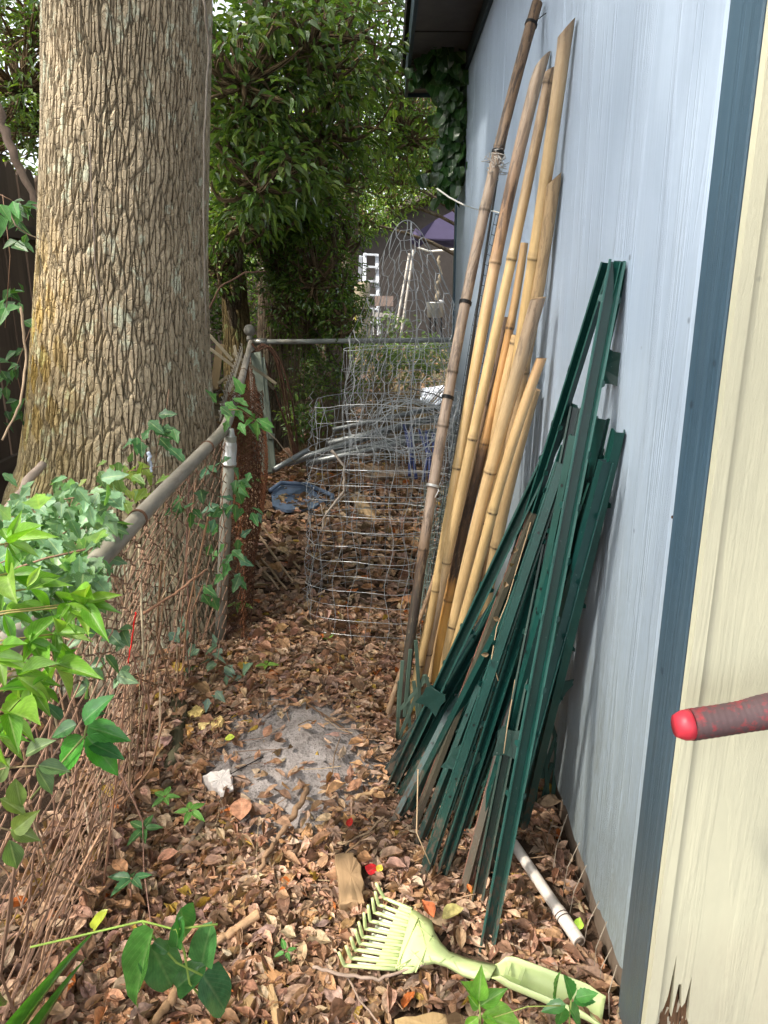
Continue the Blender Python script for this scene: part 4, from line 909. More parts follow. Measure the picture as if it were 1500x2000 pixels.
    mb.bar(A + d * .034 + q * .020 + up * .020, A + d * .072 + q * .020 + up * .020, .014, .003, up, (.46, .58, .20))
    mb.build('clip', M['plastic'], t)
rake()

# ---------------------------------------------------------------- things on the ground
a = G(1003, 1648, .04); b = G(1132, 1840, .05)
mb = MB(); t = thing('pvc_pipe', 'short dirty white plastic pipe lying by the foot of the blue wall', 'pipe', (a + b) / 2)
c = (.62, .55, .49); m_ = a + (b - a) * .70; k1 = m_ + (b - a) * .01
mb.tube([a, a + (b - a) * .35, m_, k1, k1 + (b - a) * .08, b], [.0155, .0155, .0155, .0175, .0175, .0165], 20, c, False)
mb.tube([b - nrm(b - a) * .0005, b - nrm(b - a) * .04], [.0125, .0125], 20, (.25, .2, .16), True)
r0 = nrm(b - a); u = nrm(np.cross(r0, (0, 0, 1))); vv = np.cross(u, r0); an = np.linspace(0, 6.283, 20, endpoint=False)
o1 = b + .0165 * (np.cos(an)[:, None] * u + np.sin(an)[:, None] * vv); o2 = b + .0125 * (np.cos(an)[:, None] * u + np.sin(an)[:, None] * vv) + r0 * .0004
mb.add(np.concatenate([o1, o2]), [(i, (i + 1) % 20, 20 + (i + 1) % 20, 20 + i) for i in range(20)], (.55, .46, .38)); mb.build('tube', M['pvc'], t, True)
mb = MB(); an = np.linspace(0, 6.28 * 1.5, 24); cc0 = m_ + r0 * .03; mb.tube(cc0 + .0195 * (np.cos(an)[:, None] * u + np.sin(an)[:, None] * vv) + r0 * np.linspace(-.008, .01, 24)[:, None], .0012, 4, (.06, .04, .03)); mb.tube([cc0 + u * .02, cc0 + u * .10 + (0, 0, .01)], .0012, 4, (.06, .04, .03)); mb.build('wire_wrap', M['rust'], t)

def chunk(name, label, cat, corners, th, c, mat, up=.03, group=None, rough=.0025, pn=4):
    """weathered piece of board or stone: picture outline laid on the ground, with thickness and chipped edges"""
    top = np.array([G(x, y, up) for x, y in corners]); q = []
    for i in range(len(top)):
        for s in np.linspace(0, 1, pn, endpoint=False): q.append(top[i] * (1 - s) + top[(i + 1) % len(top)] * s + (rng.normal(0, rough, 3) if s > 0 else 0))
    q = np.array(q); n = len(q); cen = q.mean(0); rim = q - (0, 0, .002); inn = cen + (q - cen) * .94 + (0, 0, .001)
    V = np.concatenate([q * 0 + inn, rim, rim - (0, 0, th) + rng.normal(0, rough, (n, 3)), [cen + (0, 0, .002)]]); f = []
    pp = V - cen; d = nrm(top[0] - top[-1]) ; pp = np.stack([pp @ np.cross(d, (0, 0, 1)), pp[:, 2], pp @ d], 1)
    for i in range(n):
        j = (i + 1) % n; f += [(3 * n, i, j), (i, n + i, n + j, j), (n + i, 2 * n + i, 2 * n + j, n + j)]
    mb = MB(); mb.add(V, f, c, pp); return tag(mb.build(name, mat, None, False), label, cat, group)
M['block'] = col_mat('split timber', .8, 0, 18, .5, (1, 1, .15), .6, .004, True, .2, (.10, .06, .03), 8, .52, .62)
M['stone'] = col_mat('pale stone', .8, 0, 25, .2, (1, 1, 1), .5, .004, False, .2)
chunk('timber_block', 'brown timber offcut lying in the leaves just behind the rake tines', 'timber block', [(654, 1668), (690, 1664), (706, 1690), (712, 1762), (664, 1766)], .05, (.27, .175, .095), M['block'], .055)
chunk('timber_block', 'timber offcut half hidden under the lower rake tines', 'timber block', [(672, 1790), (700, 1786), (730, 1920), (690, 1925)], .02, (.22, .13, .07), M['block'], .015)
chunk('timber_block', 'splintered yellowish timber offcut at the bottom edge of the picture', 'timber block', [(770, 1990), (845, 1975), (905, 1982), (912, 2040), (775, 2040)], .05, (.40, .27, .13), M['block'], .06)
chunk('stone', 'broken whitish stone with a chipped edge lying beside the grey sand', 'stone', [(395, 1515), (418, 1506), (432, 1504), (450, 1502), (452, 1520), (456, 1540), (438, 1548), (426, 1545), (410, 1528)], .05, (.60, .54, .50), M['stone'], .04)
for k, (lab, cs) in enumerate([('largest yellow splinter of rotten wood by the foot of the post', [(366, 1390), (384, 1376), (398, 1384), (392, 1396), (372, 1402)]), ('yellow splinter of rotten wood next to the sand, right of the others', [(412, 1408), (430, 1396), (438, 1404), (428, 1416), (410, 1424)]), ('small yellow splinter of rotten wood between two larger ones', [(386, 1414), (404, 1404), (410, 1412), (396, 1424)]), ('ochre splinter of rotten wood closest to the mossy stump', [(362, 1414), (374, 1410), (378, 1426), (366, 1438)])]):
    chunk('wood_splinter', lab, 'wood chip', cs, .012, [(.78, .58, .22), (.74, .54, .22), (.80, .62, .28), (.60, .34, .12)][k], M['block'], .03 + .004 * k, 'yellow wood splinters', .003)
chunk('bark_chip', 'pale splintered bark chip lying at the lower left of the rake', 'wood chip', [(462, 1920), (478, 1912), (500, 1950), (494, 1990), (470, 1980)], .012, (.45, .30, .15), M['block'], .03)
chunk('bark_chip', 'orange brown bark chip right of the lower green plant leaves', 'wood chip', [(508, 1880), (560, 1900), (558, 1920), (530, 1915)], .012, (.45, .24, .11), M['block'], .035)
chunk('bark_chip', 'long pale bark chip near the bottom centre of the picture', 'wood chip', [(520, 1925), (532, 1920), (548, 1990), (540, 2010)], .01, (.50, .33, .17), M['block'], .04)
def stick(label, px, r, c, up=.02, name='stick', cat='stick', mat='twig', n=8):
    q = np.array([G(x, y, up + r * .5) if len(p_) == 2 else P(x, y, p_[2]) for p_ in px for x, y in [p_[:2]]]); m = len(q); s = np.linspace(0, m - 1, (m - 1) * 6 + 1); qq = np.stack([np.interp(s, np.arange(m), q[:, k]) for k in range(3)], 1)
    qq += rng.normal(0, r * .25, qq.shape); rr = np.interp(s, [0, m - 1], [r, r * .65]) * rng.uniform(.88, 1.12, len(s)); mb = MB(); mb.tube(qq, rr, n, c); return tag(mb.build(name, M[mat], None, True), label, cat)
stick('thick brown stick running from the sand to the lower left, wound with dark wire', [(600, 1540), (575, 1590), (540, 1640), (505, 1700)], .011, (.25, .155, .09), .03)
stick('grey stick under the creeper, pointing at the white stone', [(396, 1600), (370, 1650), (345, 1690)], .009, (.22, .16, .12), .03)
stick('cut tan cane lying across the leaves behind the lower green plant', [(508, 1785), (460, 1818), (412, 1848)], .013, (.40, .25, .14), .035, 'cane', 'cane')
stick('brown cane disappearing under the green leaves at the bottom edge', [(345, 1935), (318, 1975), (290, 2020)], .012, (.28, .17, .09), .04, 'cane', 'cane')
stick('forked grey twig lying under the lower side of the rake', [(610, 1888), (670, 1903), (740, 1912), (800, 1893), (835, 1880)], .0045, (.30, .22, .17), .07, 'twig', 'twig')
stick('thin side twig running down from the forked grey twig', [(676, 1902), (700, 1950), (742, 2000)], .0032, (.28, .2, .15), .05, 'twig', 'twig')
stick('bent strip of tan bark left of the heap of posts', [(750, 1538), (715, 1550), (685, 1562)], .009, (.50, .32, .17), .03, 'bark_strip', 'bark strip')
stick('thin curved brown root crossing the upper edge of the sand', [(600, 1375), (640, 1400), (685, 1432)], .0035, (.12, .07, .04), .02, 'root', 'root')
stick('bundle-thin dry stalk beside the red leaf', [(760, 1605), (700, 1645), (650, 1690)], .004, (.28, .18, .1), .03)
stick('long dry stalk near the foot of the heap, right of the brown timber block', [(752, 1592), (720, 1625), (668, 1650)], .0035, (.33, .23, .14), .03)
stick('upright black wire stub standing in the sand', [(505, 1392, 2.42), (514, 1478, 2.42)], .0022, (.01, .01, .01), .0, 'wire_stub', 'wire', 'rust', 5)
stick('black wire stub lying on the sand towards the white stone', [(514, 1478), (480, 1496), (444, 1515)], .0022, (.01, .01, .01), .03, 'wire_stub', 'wire', 'rust', 5)
stick('mossy stump of a fallen limb at the foot of the fence', [(352, 1306), (345, 1400), (338, 1500)], .038, (.105, .095, .055), .0, 'mossy_limb', 'log', 'twig', 16)
stick('slender weathered root left of the mossy stump', [(262, 1470), (272, 1540), (280, 1600)], .012, (.17, .12, .08), .02, 'root', 'root')
stick('long pale stick lying against the fence behind the peppervine', [(82, 905, 2.2), (20, 985, 2.0), (-30, 1040, 1.9)], .013, (.36, .28, .22), .0)
stick('pale branch caught in the middle of the wire cylinder', [(648, 880, 3.1), (672, 910, 3.1), (672, 960, 3.1), (632, 1010, 3.05), (628, 1040, 3.05)], .006, (.32, .27, .22), .0, 'branch', 'branch')
stick('forked side branch inside the wire cylinder', [(675, 965, 3.1), (648, 990, 3.08), (632, 1008, 3.05), (626, 985, 3.05)], .004, (.30, .25, .2), .0, 'branch', 'branch')
for k, (l, q) in enumerate([('uppermost tan cane lying left of the wire cylinder', [(490, 1005), (585, 1110)]), ('longest tan cane lying left of the wire cylinder', [(488, 1020), (572, 1135)]), ('lower brown cane of those lying left of the wire cylinder', [(482, 1060), (560, 1150)]), ('lowest brown cane reaching into the leaves left of the wire cylinder', [(480, 1075), (545, 1150)])]):
    tag(stick(l, q, .0085, (.33, .235, .15) if k % 2 else (.26, .18, .11), .05, 'cane', 'cane'), None, None, 'canes lying left of the wire cylinder')

# red handle of the loppers, hooked over a nail outside the picture
t = thing('loppers', 'red and grey rubber grip of long-handled loppers hanging against the cream wall', 'loppers', P(1500, 1390, 1.02))
q = np.array([P(x, y, 1.03) for x, y in [(1318, 1418), (1334, 1417), (1350, 1415), (1352, 1415), (1400, 1408), (1450, 1400), (1490, 1391), (1560, 1378), (1600, 1366), (1610, 1365)]]); rr = 1.28 * np.array([.0135, .0185, .0195, .0197, .0195, .0195, .0215, .0225, .020, .012]) * .98
mb = MB(); ee = [0, 1, 2]; mb.tube(q[:3], rr[:3], 24, (.52, .035, .055)); v = mb.v[0]; mb.build('end_cap', M['plastic'], t, True)
m, tt, bs, out = new_mat('worn rubber grip'); o_ = objco(tt); n1 = noise(tt, o_, 90, 6, .7); n2 = noise(tt, o_, 22, 4, .6)
cc = mix(tt, ramp(tt, math_(tt, 'ADD', math_(tt, 'MULTIPLY', n1, .6), math_(tt, 'MULTIPLY', n2, .6)), .60, .78), (.085, .05, .052), (.30, .028, .035)); tt.links.new(cc, bs.inputs['Base Color']); bs.inputs['Roughness'].default_value = .7; bump(tt, n1, bs, .3, .001); M['grip'] = m
mb = MB(); qs = np.linspace(0, len(q) - 3, 90); q2 = np.stack([np.interp(qs, range(len(q) - 2), q[2:, k]) for k in range(3)], 1)
for _ in range(6): q2[1:-1] = (q2[:-2] + 2 * q2[1:-1] + q2[2:]) / 4
r2 = np.interp(qs, range(len(q) - 2), rr[2:]) * (1 + .012 * np.sin(np.arange(90) * 1.9)); mb.tube(q2, r2, 28, (.1, .08, .08)); mb.build('grip', M['grip'], t, True)
mb = MB(); e = q[-1]; d = nrm(q[-1] - q[-3]); mb.tube([e - d * .02, e + d * .45], .011, 16, (.08, .08, .08)); mb.build('handle_tube', M['galv'], t, True)
mb = MB(); mb.box(e + d * .52, .14, .012, .05, None, (.05, .05, .05), .004); mb.build('blade', M['galv'], t)

# ---------------------------------------------------------------- leaf litter
LIT = [(.47, .33, .24), (.38, .235, .16), (.31, .18, .12), (.46, .30, .21), (.24, .135, .09), (.41, .28, .215), (.17, .10, .07), (.50, .36, .26), (.34, .20, .13), (.44, .255, .155), (.30, .205, .165), (.42, .24, .13)]
def litter(n, x0, x1, y0, y1, Ls, maxh, keep=lambda x, y: np.ones(len(x), bool), mb=None, dark=1.0):
    x = rng.uniform(x0, x1, n); y = y0 + (y1 - y0) * rng.uniform(0, 1, n); k = keep(x, y); x, y = x[k], y[k]; n = len(x)
    z = gz(x, y) + .002 + maxh * rng.uniform(0, 1, n) ** 1.5; a = rng.uniform(0, 6.283, n)
    tl = rng.normal(0, .10, n); d = np.stack([np.cos(a), np.sin(a), tl], 1); nn = np.stack([rng.normal(0, .24, n), rng.normal(0, .24, n), np.ones(n)], 1); nn[rng.random(n) < .4] *= -1
    L = rng.uniform(*Ls, n); cen = np.stack([x, y, z + .006 + abs(tl) * L * .4], 1); pos = cen - nrm(d) * L[:, None] * .5
    ty = rng.integers(0, 4, n); cl = palette(LIT, n, .20) * dark * np.array((.97, .94, .88))
    r = rng.random(n); cl[r < .012] = (.40, .26, .05); cl[(r > .012) & (r < .02)] = (.45, .13, .03)
    for q, key in enumerate(('litter', 'litter2', 'litter3', 'oval')):
        s = ty == q; inst(mb, key, pos[s], d[s], nn[s], L[s], rng.uniform(.17, .27, s.sum()), cl[s], .6)
EXC = []
def exc(a, b, r): EXC.append((np.array(G(*a))[:2], np.array(G(*b))[:2], r))
exc((740, 1760), (700, 1850), .02); exc((760, 1790), (730, 1860), .03); exc((800, 1830), (790, 1870), .05); exc((850, 1860), (960, 1905), .03); exc((960, 1905), (1170, 2000), .035); exc((830, 1840), (780, 1820), .05)
exc((1003, 1650), (1132, 1840), .036); exc((425, 1520), (430, 1530), .055); exc((680, 1685), (688, 1750), .045); exc((780, 2000), (900, 2000), .03); exc((600, 1540), (505, 1700), .01); exc((508, 1785), (412, 1848), .012)
exc((530, 970), (630, 970), .06); exc((396, 1400), (420, 1410), .03); exc((366, 1410), (390, 1390), .03)
sand = lambda x, y: 1 - np.exp(-(((x + .28) / .27) ** 2 + ((y - 2.20) / .31) ** 2) ** 2)
def kp(x, y):
    ok = np.ones(len(x), bool)
    for a, b, r in EXC:
        d = b - a; t_ = np.clip(((x - a[0]) * d[0] + (y - a[1]) * d[1]) / max(1e-9, d @ d), 0, 1); ok &= np.hypot(x - a[0] - t_ * d[0], y - a[1] - t_ * d[1]) > r
    p = ok * (1 - np.exp(-((((x + .29) / .33) ** 2 + ((y - 2.24) / .40) ** 2)) ** 2.5))
    return (rng.random(len(x)) < np.clip(p + .03 * ok, 0, 1)) & (x < WX - .01) & ~((x < -.65) & ((x + 1.15) ** 2 + (y - OY) ** 2 < .16))
mb = MB()
litter(21000, -1.0, .55, .85, 3.4, (.030, .058), .020, kp, mb)
litter(5000, -1.0, .55, .85, 3.2, (.045, .078), .028, kp, mb)
litter(7000, -1.3, .6, 3.4, 7.5, (.05, .09), .03, kp, mb, .9)
litter(1800, -2.5, -.8, .6, 7, (.05, .08), .04, kp, mb, .7)
litter(9000, -1.0, .55, .85, 3.0, (.012, .030), .045, kp, mb)
# leaves fallen against the mesh
litter(900, -1.0, -.72, .9, 2.8, (.05, .08), .12, kp, mb)
tag(mb.build('leaf_litter', M['litter'], None, False, (0, 0, 0)), 'thick carpet of curled brown dry leaves covering the path', 'leaf litter', None, 'stuff')
mb = MB(); litter(9000, -7, 6, 7.5, 19, (.09, .16), .04, lambda x, y: rng.random(len(x)) < .6, mb, .7)
tag(mb.build('leaf_litter', M['litter'], None, False, (0, 0, 0)), 'brown dry leaves on the yard beyond the cross rail', 'leaf litter', None, 'stuff')
mb = MB()
for k in range(520):
    x = rng.uniform(-1.0, .5); y = rng.uniform(.9, 3.6); z = float(gz(x, y)) + rng.uniform(.008, .04); a = rng.uniform(0, 6.28); L = rng.uniform(.03, .16); d = np.array((math.cos(a), math.sin(a), rng.normal(0, .1))) * L; p0 = np.array((x, y, z))
    mb.tube([p0, p0 + d * .5 + rng.normal(0, .006, 3), p0 + d], rng.uniform(.0008, .0024), 4, palette([(.22, .14, .09), (.12, .07, .04), (.38, .26, .16)], 1)[0], False)
tag(mb.build('twig_litter', M['twig'], None, False, (0, 0, 0)), 'small dry twigs and stalks scattered among the fallen leaves', 'twig litter', None, 'stuff')
def one_leaf(label, px, py, ang, L, c, key='oval', wd=.33, up=.045, name='fallen_leaf', cat='leaf', tilt=.1, mat='litter'):
    mb = MB(); p0 = G(px, py, up); d = np.array((math.cos(ang), math.sin(ang), tilt)); inst(mb, key, [p0 - d * L * .5], d, np.array((rng.normal(0, .15), -.25, 1.)), L, wd, [c]); return tag(mb.build(name, M[mat], None, True), label, cat)
one_leaf('small bright red leaf between the sand and the green posts', 684, 1607, 1.3, .035, (.42, .018, .012), 'litter', .35, .05)
one_leaf('bright red leaf just above the rake, beside a yellow one', 727, 1697, .6, .036, (.46, .015, .02), 'heart', .42, .05)
one_leaf('small yellow leaf touching the red one above the rake', 741, 1697, 1.2, .026, (.62, .45, .05), 'oval', .4, .05)
one_leaf('yellow green oval leaf lying at the top of the grey sand', 449, 1442, .1, .036, (.42, .50, .06), 'oval', .42, .05)
one_leaf('large plain tan leaf below the white stone', 471, 1582, 1.7, .085, (.45, .22, .13), 'oval', .40, .05)
one_leaf('broad tan leaf lying by the left foot of the creeper', 328, 1672, .3, .06, (.46, .22, .14), 'oval', .33, .06)
one_leaf('orange leaf curled beside the rake fan', 835, 1780, 2.2, .05, (.55, .15, .05), 'litter3', .35, .05)
one_leaf('pinkish leaf lying left of the mossy stump', 318, 1450, .5, .075, (.50, .30, .26), 'litter', .55, .06)
one_leaf('yellow green crumpled leaf right of the green post foot', 885, 1788, 0.2, .06, (.38, .33, .12), 'litter3', .35, .05)
one_leaf('small lime leaf at the end of the white pipe', 1130, 1805, 1.2, .035, (.35, .55, .06), 'litter', .4, .06)
one_leaf('lime green leaf under the creeper stems by the wire cylinder', 640, 1620 - 375, .3, .06, (.2, .35, .05), 'oval', .3, .03)

# ---------------------------------------------------------------- pile of pipes and yard things in the middle distance
def pipe(name, label, cat, a, b, r, c, mat='galv', group=None):
    mb = MB(); mb.tube([a, (np.array(a) + b) / 2, b], r, 14, c); return tag(mb.build(name, M[mat], None, True), label, cat, group)
for k, (x0, y0, x1, y1, r, Y0, Y1, l) in enumerate([(535, 918, 600, 880, .019, 4.55, 4.8, 'shiny short pipe poking out left of the wire cylinder'), (560, 905, 760, 840, .024, 4.9, 5.3, 'long grey pipe crossing behind the wire cylinder'), (600, 905, 860, 850, .022, 4.8, 5.2, 'lowest long grey pipe behind the wire cylinder'), (640, 868, 870, 812, .028, 5.2, 5.6, 'thick grey pipe at the top of the pipe heap'), (610, 895, 880, 835, .02, 5.0, 5.5, 'grey pipe lying between the thick one and the lowest one'), (650, 840, 880, 790, .02, 5.5, 5.9, 'farthest grey pipe in the heap')]):
    pipe('metal_pipe', l, 'pipe', P(x0, y0, Y0), P(x1, y1, Y1), r, (.22, .23, .225), 'galv', 'grey pipes heaped behind the wire cylinder')
for k in range(5):
    a = P(790 + k * 14, 830 + k * 4, 5.0); b = P(800 + k * 13, 930 + k * 5, 4.7)
    mb = MB(); mb.tube([a, (a + b) / 2 + rng.normal(0, .03, 3), b], .012, 8, (.02, .03, .10)); tag(mb.build('blue_strap', M['plastic'], None, True), ('leftmost', 'second from left', 'middle', 'second from right', 'rightmost')[k] + ' of the dark blue straps hanging over the grey pipes', 'strap', 'dark blue straps on the pipes')
M['bluetub'] = col_mat('blue plastic', .4, 0, 12, .15, (1, 1, 1), .1, .002, False, .4)
t = thing('plastic_tray', 'faded blue plastic tray lying on the leaves left of the wire cylinder', 'tray', G(590, 965))
mb = MB(); q = [G(x, y, .05) for x, y in [(530, 965), (545, 945), (600, 950), (640, 975), (610, 992), (560, 996), (532, 988)]]; poly_plate(mb, np.array(q)[::-1], .02, (.12, .17, .25)); mb.build('panel', M['bluetub'], t)
mb = MB(); q = [G(x, y, .075) for x, y in [(528, 958), (548, 943), (600, 946), (650, 968), (648, 974)]]; mb.tube(q, .016, 8, (.13, .18, .27)); mb.build('rim', M['bluetub'], t, True)
chunk('log_piece', 'split tan log lying inside the view through the wire cylinder', 'log', [(684, 962), (700, 960), (742, 1000), (735, 1012), (700, 1000)], .05, (.38, .26, .14), M['block'], .06)
chunk('board_piece', 'brown board lying flat behind the wire cylinder', 'board', [(690, 905), (800, 912), (850, 925), (700, 935)], .03, (.20, .14, .09), M['block'], .04)
chunk('plastic_sheet', 'crumpled white plastic lying near the far corner of the shed', 'plastic sheet', [(825, 758), (868, 752), (880, 775), (845, 792), (820, 780)], .03, (.72, .74, .78), M['cloth'], .12)
# leaning gate frame, rusty hoops and sticks by the corner post
t = thing('gate_frame', 'faded grey-green wooden frame leaning behind the corner post', 'frame', G(525, 920))
for a, b, w_ in (((500, 690), (522, 925), .075), ((513, 700), (535, 915), .03), ((502, 730), (520, 728), .03), ((512, 855), (533, 852), .035)):
    mb = MB(); mb.bar(P(*a, 5.6), P(*b, 5.0 if b[1] > 800 else 5.6), w_, .03, (0, -1, .2), (.17, .19, .15)); mb.build('bar', M['wood'], t)
mb = MB()
for k in (0, 1, 3, 5, 7):
    x0 = 492 + k * 2; q = [(x0, 690 - k), (x0 + 22 + k * 3, 668 + k * 2), (540 + k * 4, 700 + k * 4), (556 + k * 5, 780), (575 + k * 3, 900)] if k < 5 else [(492, 665 + k), (512 + k, 690 + k * 2), (545, 790), (572 + k, 880), (585 + k, 905)]
    q = np.array([P(*a, 5.85 - .03 * k) for a in q]); s = np.linspace(0, 4, 26); q = np.stack([np.interp(s, range(5), q[:, j]) for j in range(3)], 1)
    for _ in range(3): q[1:-1] = (q[:-2] + q[1:-1] * 2 + q[2:]) / 4
    mb.tube(q, .007, 6, (.10, .05, .032), False)
tag(mb.build('rusty_hoops', M['rust'], None, True), 'bundle of rusty brown hoops arching down behind the corner post', 'wire hoops')
LL = ['lath sloping down from the oak, uppermost on the left', 'lath just under the uppermost one beside the oak', 'long lath poking out to the right below the corner ball', 'near-upright lath closest to the oak bark', 'short lath slanting down right at the foot of the oak side', 'lath rising to the right from the jumble bottom', '', 'short upright lath end left of the rail', 'low lath slanting behind the rail', 'short lath below the long one right of the rail']
SL = [((396, 640), (455, 705)), ((398, 672), (462, 720)), ((455, 690), (540, 750)), ((410, 640), (392, 712)), ((392, 715), (412, 768)), ((412, 760), (445, 735)), ((430, 672), (418, 760)), ((458, 675), (464, 712)), ((448, 742), (475, 768)), ((500, 725), (535, 760))]
for k, (a, b) in enumerate(SL):
    mb = MB(); wd = .06 if k == 6 else .022; mb.bar(P(*a, 5.3 + .04 * k), P(*b, 5.2 + .04 * k), wd, .012, (0, -1, .2), (.26, .22, .15) if k != 6 else (.18, .13, .07)); 
    tag(mb.build('lath', M['wood']), 'broad brown board among the pale laths between oak and corner post' if k == 6 else LL[k], 'lath', None if k == 6 else 'pale laths piled by the corner post')
stick('long thin bare branch arching up beside the oak', [(395, 630, 5.0), (430, 560, 5.0), (480, 532, 5.1), (520, 530, 5.2)], .007, (.16, .09, .06), 0, 'branch', 'branch')
stick('diagonal weathered pole leaning on the board fence left of the oak', [(-10, 205, 4.6), (30, 310, 4.5), (92, 440, 4.4)], .028, (.17, .12, .09), 0, 'leaning_pole', 'pole')
stick('pale dead vine stem hanging left of the oak', [(40, 600, 2.6), (52, 700, 2.6), (40, 790, 2.5), (5, 860, 2.4)], .005, (.40, .29, .19), 0, 'vine_stem', 'vine')
stick('thin vine stem climbing beside the left edge of the oak', [(15, 405, 2.7), (30, 440, 2.7), (50, 455, 2.8), (85, 470, 2.85)], .0025, (.42, .32, .22), 0, 'vine_stem', 'vine')
stick('grey vine stem running straight up the right side of the oak', [(398, 0, 3.0), (408, 90, 3.1), (399, 260, 3.1), (397, 420, 3.1), (402, 640, 3.2)], .0045, (.30, .26, .21), 0, 'vine_stem', 'vine')
stick('thin vine stem hanging down the face of the oak', [(175, 280, 2.66), (180, 400, 2.7), (186, 520, 2.74), (205, 640, 2.78)], .003, (.34, .27, .21), 0, 'vine_stem', 'vine')
stick('long bare twig slanting down behind the far fence fabric', [(500, 820, 4.4), (540, 860, 4.4), (578, 905, 4.4)], .004, (.3, .24, .17), 0, 'twig', 'twig')
stick('rusty rod stuck slanting through the chain link mesh', [(280, 1198, 2.0), (340, 1160, 2.1), (402, 1112, 2.2)], .005, (.28, .15, .09), 0, 'rod', 'rod')
stick('thin dry upright cane in front of the near mesh', [(272, 1065, 1.9), (277, 1160, 1.9), (280, 1280, 1.85)], .004, (.36, .30, .2), 0, 'cane', 'cane')
stick('red string hanging on the chain link mesh', [(266, 1195, 1.75), (262, 1215, 1.74), (256, 1260, 1.74), (250, 1295, 1.72)], .0022, (.7, .02, .02), 0, 'red_string', 'string')
stick('blue and white twisted rope end hanging at the foot of the oak', [(291, 885, 2.2), (292, 905, 2.2), (296, 922, 2.2)], .006, (.45, .5, .6), 0, 'rope', 'rope')
for k in range(95):
    x = rng.uniform(-.92, -.70); y = rng.uniform(.8, 2.85)
    if k == 0: mb = MB()
    p0 = np.array((x - .05, y, float(gz(x, y)) + rng.uniform(0, .1))); h = rng.uniform(.2, .8); p1 = p0 + (rng.normal(0, .1), rng.normal(0, .25), h); mb.tube([p0, (p0 + p1) / 2 + rng.normal(0, .03, 3), p1], rng.uniform(.0015, .004), 4, palette([(.28, .17, .10), (.2, .12, .08), (.4, .3, .2)], 1)[0], False)
tag(mb.build('dead_stems', M['twig'], None, False, (0, 0, 0)), 'tangle of dead brown stems behind the near chain link mesh', 'dead stems', None, 'stuff')

